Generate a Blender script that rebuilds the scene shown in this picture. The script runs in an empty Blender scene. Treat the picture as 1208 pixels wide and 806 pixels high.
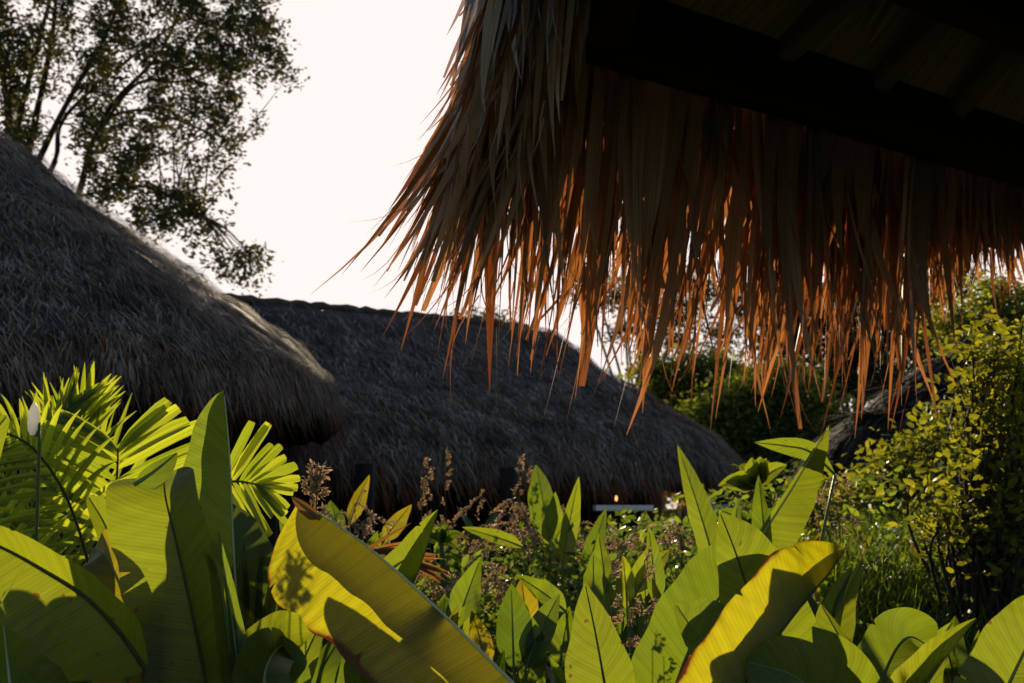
import bpy, math, random
import numpy as np
from mathutils import Vector, Matrix, noise
rng = np.random.default_rng(7); random.seed(7)
R = math.radians
scn = bpy.context.scene
COL = scn.collection

# ------------------------------------------------------------------ camera, light
F = 1678.0; HZ = 600.0; CZ = 1.7
PITCH = math.atan((HZ - 403) / F)
cd = bpy.data.cameras.new('camera'); cam = bpy.data.objects.new('camera', cd); COL.objects.link(cam)
cam.location = (0, 0, CZ); cam.rotation_euler = (R(90) + PITCH, 0, 0)
cd.sensor_width = 36; cd.lens = F / 1208 * 36; cd.clip_start = 0.05; cd.clip_end = 3000
cd.dof.use_dof = True; cd.dof.focus_distance = 3.4; cd.dof.aperture_fstop = 7.5
scn.camera = cam

def ray(px, py):
    v = -(py - 403) / F; c, s = math.cos(PITCH), math.sin(PITCH)
    return Vector(((px - 604) / F, c - s * v, s + c * v))
def at(px, py, d):
    r = ray(px, py); r = r * (d / r.y)
    return Vector((r.x, r.y, r.z + CZ))

sun_dir = ray(455, 182).normalized()
SUN_EL = math.asin(sun_dir.z); SUN_AZ = math.atan2(sun_dir.x, sun_dir.y)
w = bpy.data.worlds.new('World'); scn.world = w; w.use_nodes = True
nt = w.node_tree; nt.nodes.clear()
sky = nt.nodes.new('ShaderNodeTexSky'); sky.sky_type = 'NISHITA'; sky.sun_disc = False
sky.sun_elevation = SUN_EL; sky.sun_rotation = SUN_AZ
sky.air_density = 1.0; sky.dust_density = 2.2; sky.ozone_density = 1.6
bg = nt.nodes.new('ShaderNodeBackground'); bg.inputs['Strength'].default_value = 0.088
wo = nt.nodes.new('ShaderNodeOutputWorld')
# thin bright veil: the glare round the sun levels off instead of rising without end
cap = nt.nodes.new('ShaderNodeVectorMath'); cap.operation = 'MINIMUM'; cap.inputs[1].default_value = (5.85, 5.22, 5.03)
nt.links.new(sky.outputs[0], cap.inputs[0]); nt.links.new(cap.outputs[0], bg.inputs['Color']); nt.links.new(bg.outputs[0], wo.inputs['Surface'])
sd = bpy.data.lights.new('sun', 'SUN'); sd.energy = 3.5; sd.angle = R(0.5); sd.color = (1.0, 0.80, 0.52)
so = bpy.data.objects.new('sun', sd); COL.objects.link(so)
so.rotation_euler = sun_dir.to_track_quat('Z', 'Y').to_euler()
scn.view_settings.view_transform = 'Standard'; scn.view_settings.look = 'None'
scn.view_settings.exposure = 1.05; scn.view_settings.gamma = 1.0; scn.view_settings.use_curve_mapping = False
cy = scn.cycles
cy.max_bounces = 7; cy.diffuse_bounces = 3; cy.glossy_bounces = 2; cy.transmission_bounces = 5
cy.caustics_reflective = False; cy.caustics_refractive = False
cy.use_denoising = True

# ------------------------------------------------------------------ materials
def N(nt, t, **k):
    n = nt.nodes.new(t)
    for a, b in k.items():
        if a in n.inputs: n.inputs[a].default_value = b
        else: setattr(n, a, b)
    return n
def mat(name):
    m = bpy.data.materials.new(name); m.use_nodes = True; m.node_tree.nodes.clear()
    return m, m.node_tree
def M_(nt, op, a, b=None, c=None):
    n = nt.nodes.new('ShaderNodeMath'); n.operation = op
    for i, v in enumerate((a, b, c)):
        if v is None: continue
        if isinstance(v, (int, float)): n.inputs[i].default_value = v
        else: nt.links.new(v, n.inputs[i])
    return n.outputs[0]
def ramp(nt, fac, stops):
    n = nt.nodes.new('ShaderNodeValToRGB'); e = n.color_ramp.elements
    while len(e) < len(stops): e.new(0.5)
    for el, (p, c) in zip(e, stops): el.position = p; el.color = (*c, 1)
    nt.links.new(fac, n.inputs[0]); return n.outputs[0]
def mixc(nt, fac, a, b, mode='MIX'):
    n = nt.nodes.new('ShaderNodeMix'); n.data_type = 'RGBA'; n.blend_type = mode
    for i, v in ((0, fac), (6, a), (7, b)):
        if isinstance(v, (int, float)): n.inputs[i].default_value = v
        elif isinstance(v, tuple): n.inputs[i].default_value = (*v, 1)
        else: nt.links.new(v, n.inputs[i])
    return n.outputs[2]
def out(nt, sh):
    o = nt.nodes.new('ShaderNodeOutputMaterial'); nt.links.new(sh, o.inputs[0])

def leaf_material(name, front, trans, f=0.5, rough=0.42, vein=0.0, brown=0.0, spots=0.0, var=0.35, brownc=(0.12, 0.045, 0.012), striate=0.0, trans2=None):
    """thin leaf: glossy reflecting face and coloured light let through"""
    m, t = mat(name)
    at_ = N(t, 'ShaderNodeAttribute', attribute_name='rnd')
    uv = N(t, 'ShaderNodeUVMap'); sp = N(t, 'ShaderNodeSeparateXYZ'); t.links.new(uv.outputs[0], sp.inputs[0])
    geo = N(t, 'ShaderNodeNewGeometry'); nz = N(t, 'ShaderNodeTexNoise', Scale=5.0, Detail=4.0)
    t.links.new(geo.outputs['Position'], nz.inputs['Vector'])
    k = M_(t, 'ADD', M_(t, 'MULTIPLY', at_.outputs['Fac'], var), M_(t, 'MULTIPLY', nz.outputs[0], 0.35))
    k = M_(t, 'ADD', k, 1 - var / 2 - 0.17)
    dark = tuple(c for c in front)
    yel = mixc(t, at_.outputs['Fac'], trans, trans2 or (trans[0] * 1.12, trans[1] * 0.98, trans[2] * 0.9))
    cf = mixc(t, 1.0, front, k, 'MULTIPLY'); ct = mixc(t, 1.0, yel, k, 'MULTIPLY')
    av = M_(t, 'ABSOLUTE', M_(t, 'MULTIPLY_ADD', sp.outputs[1], 2.0, -1.0))
    bump = None
    if vein:
        ph = M_(t, 'ADD', M_(t, 'MULTIPLY', sp.outputs[0], vein), M_(t, 'MULTIPLY', av, -vein * 0.05))
        nz2 = N(t, 'ShaderNodeTexNoise', Scale=0.22, Detail=4.0); nz2.noise_dimensions = '1D'
        t.links.new(M_(t, 'ADD', ph, M_(t, 'MULTIPLY', at_.outputs['Fac'], 777.0)), nz2.inputs['W'])
        sn = M_(t, 'SINE', M_(t, 'MULTIPLY', ph, 3.0))
        hh = M_(t, 'ADD', M_(t, 'MULTIPLY', sn, 0.10), nz2.outputs[0])
        s2 = M_(t, 'MULTIPLY_ADD', hh, 0.55, 0.68)
        ct = mixc(t, 1.0, ct, s2, 'MULTIPLY')
        s3 = M_(t, 'MULTIPLY_ADD', hh, 0.3, 0.8); cf = mixc(t, 1.0, cf, s3, 'MULTIPLY')
        bump = N(t, 'ShaderNodeBump', Strength=0.5, Distance=0.002); t.links.new(hh, bump.inputs['Height'])
    if striate:
        nz3 = N(t, 'ShaderNodeTexNoise', Scale=1.0, Detail=2.0); cmb = N(t, 'ShaderNodeCombineXYZ')
        t.links.new(M_(t, 'MULTIPLY', sp.outputs[1], striate), cmb.inputs[0]); t.links.new(M_(t, 'MULTIPLY', sp.outputs[0], 1.2), cmb.inputs[1])
        t.links.new(M_(t, 'MULTIPLY', at_.outputs['Fac'], 91.0), cmb.inputs[2]); t.links.new(cmb.outputs[0], nz3.inputs['Vector'])
        s4 = M_(t, 'MULTIPLY_ADD', nz3.outputs[0], 1.5, 0.25)
        ct = mixc(t, 1.0, ct, s4, 'MULTIPLY'); cf = mixc(t, 1.0, cf, s4, 'MULTIPLY')
    if brown:
        nb = N(t, 'ShaderNodeTexNoise', Scale=22.0, Detail=5.0); t.links.new(geo.outputs['Position'], nb.inputs['Vector'])
        nb2 = N(t, 'ShaderNodeTexNoise', Scale=6.0, Detail=1.0); t.links.new(geo.outputs['Position'], nb2.inputs['Vector'])
        e = M_(t, 'ADD', av, M_(t, 'MULTIPLY', M_(t, 'SUBTRACT', nb.outputs[0], 0.5), 0.22))
        e = M_(t, 'ADD', e, M_(t, 'MULTIPLY', M_(t, 'SUBTRACT', nb2.outputs[0], 0.5), 0.30))
        ew = M_(t, 'MAXIMUM', 0.0, M_(t, 'MINIMUM', 1.0, M_(t, 'MULTIPLY', M_(t, 'SUBTRACT', e, 0.965 - brown), 9.0)))
        ct = mixc(t, ew, ct, (0.42, 0.26, 0.004))
        e = M_(t, 'MAXIMUM', 0.0, M_(t, 'MINIMUM', 1.0, M_(t, 'MULTIPLY', M_(t, 'SUBTRACT', e, 1.03 - brown), 22.0)))
        cf = mixc(t, e, cf, brownc); ct = mixc(t, e, ct, (0.10, 0.012, 0.002))
    if spots:
        v = N(t, 'ShaderNodeTexNoise', Scale=38.0, Detail=1.0); t.links.new(geo.outputs['Position'], v.inputs['Vector'])
        e = M_(t, 'GREATER_THAN', v.outputs[0], 1 - spots)
        cf = mixc(t, e, cf, (0.16, 0.07, 0.02)); ct = mixc(t, e, ct, (0.22, 0.10, 0.01))
    p = N(t, 'ShaderNodeBsdfPrincipled', Roughness=rough)
    p.inputs['Specular IOR Level'].default_value = 0.28
    t.links.new(cf, p.inputs['Base Color'])
    tr = N(t, 'ShaderNodeBsdfTranslucent'); t.links.new(ct, tr.inputs['Color'])
    if bump:
        t.links.new(bump.outputs[0], p.inputs['Normal']); t.links.new(bump.outputs[0], tr.inputs['Normal'])
    mx = N(t, 'ShaderNodeMixShader', Fac=f); t.links.new(p.outputs[0], mx.inputs[1]); t.links.new(tr.outputs[0], mx.inputs[2])
    out(t, mx.outputs[0]); return m

def thatch_material(name, c0, c1, c2, tipc=None, trans=0.04, rough=0.8):
    m, t = mat(name)
    a = N(t, 'ShaderNodeAttribute', attribute_name='rnd')
    geo = N(t, 'ShaderNodeNewGeometry'); nz = N(t, 'ShaderNodeTexNoise', Scale=2.6, Detail=7.0, Roughness=0.7)
    t.links.new(geo.outputs['Position'], nz.inputs['Vector'])
    c = ramp(t, a.outputs['Fac'], [(0.0, c0), (0.55, c1), (1.0, c2)])
    k = M_(t, 'MULTIPLY_ADD', nz.outputs[0], 3.4, -0.7)
    k = M_(t, 'MAXIMUM', k, 0.15)
    c = mixc(t, 1.0, c, k, 'MULTIPLY')
    p = N(t, 'ShaderNodeBsdfPrincipled', Roughness=rough); p.inputs['Specular IOR Level'].default_value = 0.05
    t.links.new(c, p.inputs['Base Color'])
    tr = N(t, 'ShaderNodeBsdfTranslucent')
    t.links.new(mixc(t, 1.0, c, tipc or (1.6, 1.0, 0.5), 'MULTIPLY'), tr.inputs['Color'])
    mx = N(t, 'ShaderNodeMixShader', Fac=trans); t.links.new(p.outputs[0], mx.inputs[1]); t.links.new(tr.outputs[0], mx.inputs[2])
    out(t, mx.outputs[0]); return m

def solid(name, c, rough=0.7, scale=8.0, amt=0.5, stretch=(1, 1, 1), bump=0.3, emit=None):
    m, t = mat(name)
    tc = N(t, 'ShaderNodeTexCoord'); mp = N(t, 'ShaderNodeMapping'); mp.inputs['Scale'].default_value = stretch
    t.links.new(tc.outputs['Object'], mp.inputs[0])
    nz = N(t, 'ShaderNodeTexNoise', Scale=scale, Detail=6.0); t.links.new(mp.outputs[0], nz.inputs['Vector'])
    k = M_(t, 'MULTIPLY_ADD', nz.outputs[0], amt * 2, 1 - amt)
    p = N(t, 'ShaderNodeBsdfPrincipled', Roughness=rough); p.inputs['Specular IOR Level'].default_value = 0.15
    t.links.new(mixc(t, 1.0, c, k, 'MULTIPLY'), p.inputs['Base Color'])
    b = N(t, 'ShaderNodeBump', Strength=bump, Distance=0.02); t.links.new(nz.outputs[0], b.inputs['Height']); t.links.new(b.outputs[0], p.inputs['Normal'])
    if emit: p.inputs['Emission Color'].default_value = (*emit[0], 1); p.inputs['Emission Strength'].default_value = emit[1]
    out(t, p.outputs[0]); return m

G_BAN = leaf_material('banana_leaf', (0.035, 0.058, 0.014), (0.27, 0.345, 0.012), 0.5, 0.36, vein=260, var=0.25, spots=0.26)
G_BANB = leaf_material('banana_leaf_brown_edge', (0.04, 0.05, 0.012), (0.52, 0.52, 0.006), 0.52, 0.4, vein=260, brown=0.06, var=0.2)
G_BANG = leaf_material('banana_leaf_green', (0.038, 0.07, 0.022), (0.20, 0.285, 0.012), 0.5, 0.33, vein=260, var=0.25, spots=0.22)
G_CAN = leaf_material('canna_leaf', (0.028, 0.06, 0.016), (0.145, 0.225, 0.010), 0.5, 0.35, vein=260, var=0.45, spots=0.24)
G_CANY = leaf_material('yellowing_leaf', (0.08, 0.08, 0.02), (0.34, 0.30, 0.01), 0.5, 0.4, vein=260, var=0.4, brown=0.07)
G_PALM = leaf_material('palm_leaflet', (0.05, 0.085, 0.02), (0.40, 0.50, 0.02), 0.5, 0.38, var=0.5, striate=9)
G_SHRUB = leaf_material('shrub_leaf', (0.06, 0.085, 0.02), (0.27, 0.29, 0.012), 0.5, 0.6, var=0.9)
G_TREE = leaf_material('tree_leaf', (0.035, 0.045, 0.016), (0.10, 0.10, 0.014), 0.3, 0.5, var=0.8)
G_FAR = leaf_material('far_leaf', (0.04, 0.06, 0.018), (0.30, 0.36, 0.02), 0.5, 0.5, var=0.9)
G_GRASS = leaf_material('grass_blade', (0.04, 0.075, 0.015), (0.18, 0.27, 0.014), 0.45, 0.45, var=0.8)
G_WEED = leaf_material('weed_leaf', (0.03, 0.06, 0.014), (0.20, 0.30, 0.02), 0.45, 0.45, var=0.9)
G_SHADE = leaf_material('added_shade_leaf', (0.03, 0.055, 0.018), (0.05, 0.08, 0.005), 0.5, 0.35, vein=260, var=0.25)  # for added leaves hidden behind others, nearly opaque so they cast shade
M_RIB = leaf_material('midrib', (0.16, 0.20, 0.07), (0.30, 0.32, 0.05), 0.2, 0.4, var=0.3)
M_RIBP = solid('pale_midrib', (0.42, 0.44, 0.26), 0.45, 30, 0.2)
M_RIBD = solid('dark_midrib', (0.05, 0.05, 0.018), 0.45, 30, 0.3)
M_STEM = solid('green_stem', (0.07, 0.10, 0.03), 0.5, 20, 0.4)
M_BARK = solid('bark', (0.05, 0.038, 0.028), 0.9, 9, 0.5, (1, 1, .25))
M_SEED = leaf_material('seed_head', (0.30, 0.22, 0.14), (0.40, 0.27, 0.14), 0.4, 0.6, var=0.6)
M_WHITE = leaf_material('white_petal', (0.9, 0.88, 0.82), (0.95, 0.92, 0.85), 0.5, 0.5, var=0.1)
M_DRYLEAF = leaf_material('dry_leaf', (0.12, 0.06, 0.03), (0.28, 0.13, 0.025), 0.4, 0.5, var=0.6, striate=10)
M_FR = leaf_material('dry_palm_fringe', (0.27, 0.185, 0.10), (0.38, 0.085, 0.012), 0.27, 0.55, var=0.8, striate=14, trans2=(0.56, 0.21, 0.05))
M_FRG = leaf_material('weathered_palm_strand', (0.42, 0.40, 0.39), (0.50, 0.26, 0.10), 0.18, 0.5, var=0.8, striate=14)
M_TH = thatch_material('weathered_thatch', (0.06, 0.042, 0.033), (0.145, 0.103, 0.08), (0.27, 0.195, 0.155))
M_THB = thatch_material('thatch_base', (0.045, 0.04, 0.036), (0.045, 0.04, 0.036), (0.06, 0.05, 0.045))
M_THR = thatch_material('glow_tinted_thatch_edge', (0.07, 0.035, 0.018), (0.16, 0.07, 0.03), (0.28, 0.13, 0.05), trans=0.35, tipc=(2.2, 1.0, 0.4))  # reddish straw; the orange backlit glow at the eaves is put into its colour
M_THD = thatch_material('dark_thatch', (0.015, 0.013, 0.012), (0.03, 0.026, 0.022), (0.07, 0.06, 0.05))
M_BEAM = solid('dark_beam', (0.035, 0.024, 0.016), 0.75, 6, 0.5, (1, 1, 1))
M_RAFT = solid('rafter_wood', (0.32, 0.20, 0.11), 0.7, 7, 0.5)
M_CEIL = leaf_material('leaf_ceiling', (0.60, 0.40, 0.20), (0.2, 0.1, 0.03), 0.12, 0.6, var=0.6, striate=14)
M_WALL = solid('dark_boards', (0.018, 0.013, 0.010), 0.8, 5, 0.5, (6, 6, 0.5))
M_POST = solid('red_brown_post', (0.10, 0.035, 0.015), 0.6, 8, 0.4)
M_TABLE = solid('pale_table_top', (0.92, 0.74, 0.60), 0.35, 10, 0.1)
M_TABLEG = solid('grey_ledge', (0.32, 0.32, 0.34), 0.5, 10, 0.2)
M_LAMP = solid('lit_bulb', (0.8, 0.5, 0.2), 0.5, 10, 0.1, emit=((1.0, 0.42, 0.12), 0.9))
M_METAL = solid('dark_metal', (0.05, 0.045, 0.04), 0.5, 10, 0.2)

# ------------------------------------------------------------------ mesh building
def origin(o):
    v = Vector((0, 0, 0))
    while o is not None: v += o.location; o = o.parent
    return v
class MB:
    def __init__(s): s.V = []; s.F = []; s.U = []; s.R = []; s.n = 0
    def add(s, V, Fc, U=None, Rn=None):
        V = np.asarray(V, float).reshape(-1, 3); Fc = np.asarray(Fc, int).reshape(-1, 4)
        U = np.zeros((len(V), 2)) if U is None else np.asarray(U, float).reshape(-1, 2)
        Rn = np.full(len(V), random.random()) if Rn is None else np.broadcast_to(np.asarray(Rn, float), (len(V),))
        s.V.append(V); s.F.append(Fc + s.n); s.U.append(U); s.R.append(Rn); s.n += len(V)
    def build(s, name, m, parent=None, smooth=True):
        V = np.concatenate(s.V); Fc = np.concatenate(s.F); U = np.concatenate(s.U); Rn = np.concatenate(s.R)
        if parent is not None: V = V - np.array(origin(parent))
        me = bpy.data.meshes.new(name)
        me.vertices.add(len(V)); me.vertices.foreach_set('co', V.ravel())
        me.loops.add(Fc.size); me.loops.foreach_set('vertex_index', Fc.ravel().astype(np.int32))
        me.polygons.add(len(Fc)); me.polygons.foreach_set('loop_start', np.arange(0, Fc.size, 4, dtype=np.int32))
        me.polygons.foreach_set('use_smooth', np.full(len(Fc), smooth))
        uvl = me.uv_layers.new(name='UVMap'); uvl.data.foreach_set('uv', U[Fc.ravel()].ravel())
        a = me.attributes.new('rnd', 'FLOAT', 'POINT'); a.data.foreach_set('value', Rn.astype(np.float32))
        me.update(calc_edges=True); me.materials.append(m)
        o = bpy.data.objects.new(name, me); COL.objects.link(o)
        if parent is not None: o.parent = parent
        return o
    # --- shapes
    def tube(s, pts, rads, k=6, rn=None):
        pts = [Vector(p) for p in pts]; n = len(pts)
        if isinstance(rads, (int, float)): rads = [rads] * n
        V = []; U = []; up = Vector((0.13, 0.2, 1)).normalized(); L = 0
        for i, p in enumerate(pts):
            T = (pts[min(i + 1, n - 1)] - pts[max(i - 1, 0)]).normalized()
            a = T.cross(up)
            if a.length < .05: a = T.cross(Vector((1, 0, 0)))
            a.normalize(); b = T.cross(a)
            if i: L += (p - pts[i - 1]).length
            for j in range(k):
                th = 2 * math.pi * j / k; V.append(p + (a * math.cos(th) + b * math.sin(th)) * rads[i]); U.append((L, j / k))
        Fc = [(i * k + j, i * k + (j + 1) % k, (i + 1) * k + (j + 1) % k, (i + 1) * k + j) for i in range(n - 1) for j in range(k)]
        if k == 4: Fc += [(3, 2, 1, 0), tuple((n - 1) * k + q for q in range(4))]
        if k == 6: Fc += [(3, 2, 1, 0), (5, 4, 3, 0)] + [tuple((n - 1) * k + q for q in z) for z in ((0, 1, 2, 3), (0, 3, 4, 5))]
        if k == 8:
            for z in ((0, 1, 2, 3), (0, 3, 4, 7), (4, 5, 6, 7)):
                Fc += [z[::-1], tuple((n - 1) * k + q for q in z)]
        s.add([tuple(v) for v in V], Fc, U, rn)
    def box(s, c, sx, sy, sz, rz=0, bev=0.0, rn=None):
        """box with chamfered vertical and top edges"""
        b = bev or min(sx, sy, sz) * 0.06
        c = Vector(c); ring = []
        def rg(x, y, z, cb): return [(x - cb, -y, z), (x, -y + cb, z), (x, y - cb, z), (x - cb, y, z), (-x + cb, y, z), (-x, y - cb, z), (-x, -y + cb, z), (-x + cb, -y, z)]
        X, Y, Z = sx / 2, sy / 2, sz / 2
        V = rg(X - b, Y - b, -Z, b) + rg(X, Y, -Z + b, b) + rg(X, Y, Z - b, b) + rg(X - b, Y - b, Z, b)
        Fc = [(i * 8 + j, i * 8 + (j + 1) % 8, (i + 1) * 8 + (j + 1) % 8, (i + 1) * 8 + j) for i in range(3) for j in range(8)]
        for z in ((0, 1, 2, 3), (0, 3, 4, 7), (4, 5, 6, 7)): Fc += [z[::-1], tuple(24 + q for q in z)]
        cr, sr = math.cos(rz), math.sin(rz)
        V = [(c.x + x * cr - y * sr, c.y + x * sr + y * cr, c.z + z) for x, y, z in V]
        s.add(V, Fc, None, rn)
    def ribbons(s, P, D, S, L, W, seg=4, prof=None, sag=0.0, rn=None, twist=0.0, curl=0.0, lat=0.0):
        """many thin strips at once; P roots, D directions, S side vectors (n,3)"""
        P = np.asarray(P, float); D = np.asarray(D, float); S = np.asarray(S, float); n = len(P)
        L = np.broadcast_to(np.asarray(L, float), (n,)); W = np.broadcast_to(np.asarray(W, float), (n,))
        sag = np.broadcast_to(np.asarray(sag, float), (n,))
        D = D / np.linalg.norm(D, axis=1, keepdims=True)
        S = S - D * (S * D).sum(1, keepdims=True); S = S / (np.linalg.norm(S, axis=1, keepdims=True) + 1e-9)
        Nn = np.cross(S, D)
        la = np.broadcast_to(np.asarray(lat, float), (n,)); tw = np.broadcast_to(np.asarray(twist, float), (n,)); cu = np.broadcast_to(np.asarray(curl, float), (n,))
        t = np.linspace(0, 1, seg + 1)
        pr = prof(t) if prof else np.maximum(1 - t ** 2, 0.04)
        rn = rng.random(n) if rn is None else np.broadcast_to(np.asarray(rn, float), (n,))
        Vs = np.zeros((n, seg + 1, 2, 3)); Us = np.zeros((n, seg + 1, 2, 2))
        for i, ti in enumerate(t):
            c = P + D * (L * ti)[:, None] + np.outer(sag * L * ti * ti, (0, 0, -1)) + Nn * (cu * L * ti * ti)[:, None] + S * (la * L * ti ** 3)[:, None]
            a = tw * ti; sv = S * np.cos(a)[:, None] + Nn * np.sin(a)[:, None]
            h = (W * pr[i] * .5)[:, None]
            Vs[:, i, 0] = c - sv * h; Vs[:, i, 1] = c + sv * h
            Us[:, i, 0, 0] = L * ti; Us[:, i, 1, 0] = L * ti; Us[:, i, 0, 1] = 0.5 - .5 * pr[i]; Us[:, i, 1, 1] = .5 + .5 * pr[i]
        base = (np.arange(n) * (seg + 1) * 2)[:, None] + (np.arange(seg) * 2)[None, :]
        base = base.reshape(-1); Fc = np.stack([base, base + 1, base + 3, base + 2], 1)
        s.add(Vs.reshape(-1, 3), Fc, Us.reshape(-1, 2), np.repeat(rn, (seg + 1) * 2))
    def leaves(s, P, size, flat=0.3, rn=None, aspect=0.5):
        """small pointed leaves, each a folded four-sided blade with random facing"""
        P = np.asarray(P, float); n = len(P)
        D = rng.normal(size=(n, 3)); D[:, 2] = D[:, 2] * .6 + .1; D /= np.linalg.norm(D, axis=1, keepdims=True)
        S = np.cross(D, rng.normal(size=(n, 3))); S /= np.linalg.norm(S, axis=1, keepdims=True) + 1e-9
        Nn = np.cross(S, D); L = size * rng.uniform(.6, 1.25, n)[:, None]; rn = rng.random(n) if rn is None else rn
        hw = L * aspect * .5
        V = np.stack([P, P + D * L * .3 + S * hw * .85 + Nn * L * .04, P + D * L * .68 + S * hw * .8 + Nn * L * .05, P + D * L - Nn * L * .1,
                      P + D * L * .68 - S * hw * .8 + Nn * L * .05, P + D * L * .3 - S * hw * .85 + Nn * L * .04], 1)
        b = (np.arange(n) * 6)[:, None]
        Fc = np.concatenate([b + np.array([[0, 1, 2, 3]]), b + np.array([[0, 3, 4, 5]])], 0)
        U = np.tile(np.array([(0, .5), (.3, .9), (.7, .9), (1, .5), (.7, .1), (.3, .1)]), (n, 1, 1)); U[:, :, 0] *= size
        s.add(V.reshape(-1, 3), Fc, U.reshape(-1, 2), np.repeat(rn, 6))

def tag(o, label=None, cat=None, group=None, kind=None):
    if label: o['label'] = label
    if cat: o['category'] = cat
    if group: o['group'] = group
    if kind: o['kind'] = kind
    return o
def empty(name, loc, label, cat, group=None):
    o = bpy.data.objects.new(name, None); COL.objects.link(o); o.location = loc; o.empty_display_size = .1
    return tag(o, label, cat, group)
def spline(pts, n):
    """Catmull-Rom through points -> n+1 points"""
    P = [np.array(p, float) for p in pts]; P = [2 * P[0] - P[1]] + P + [2 * P[-1] - P[-2]]; m = len(P) - 3; o = []
    for i in range(n + 1):
        u = i / n * m; k = min(int(u), m - 1); f = u - k; a, b, c, d = P[k:k + 4]
        o.append(.5 * ((2 * b) + (c - a) * f + (2 * a - 5 * b + 4 * c - d) * f * f + (3 * b - a - 3 * c + d) * f ** 3))
    return o

# ------------------------------------------------------------------ ground
def gh(x, y):
    z = 0.10 * noise.noise(Vector((x * .35, y * .35, 3.1))) + 0.05 * noise.noise(Vector((x * 1.3, y * 1.3, .4)))
    z += 0.98 * math.exp(-((x - 2.8) ** 2 / 4.5 + (y - 8.8) ** 2 / 9.0)) + 0.40 * math.exp(-((x - .6) ** 2 / 6 + (y - 6.5) ** 2 / 4))
    f = min(1, max(0, (y - 3.2) / 2.4)); z += .42 * f * f * (3 - 2 * f)
    return z * math.exp(-max(0, y - 22) / 20) if y > 22 else z
def gpt(x, y, dz=0): return Vector((x, y, gh(x, y) + dz))
def terrain():
    xs = np.concatenate([-np.geomspace(900, 8, 22), np.linspace(-7.5, 7.5, 76), np.geomspace(8, 900, 22)])
    ys = np.concatenate([-np.geomspace(400, 2, 14), np.linspace(-1.5, 24, 104), np.geomspace(25, 1500, 24)])
    V = [(x, y, gh(x, y)) for y in ys for x in xs]; nx = len(xs)
    Fc = [(j * nx + i, j * nx + i + 1, (j + 1) * nx + i + 1, (j + 1) * nx + i) for j in range(len(ys) - 1) for i in range(nx - 1)]
    b = MB(); b.add(V, Fc)
    m = solid('soil_and_moss', (0.028, 0.032, 0.014), 0.95, 2.5, 0.6, bump=0.8)
    tag(b.build('ground', m), kind='structure')
terrain()

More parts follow.
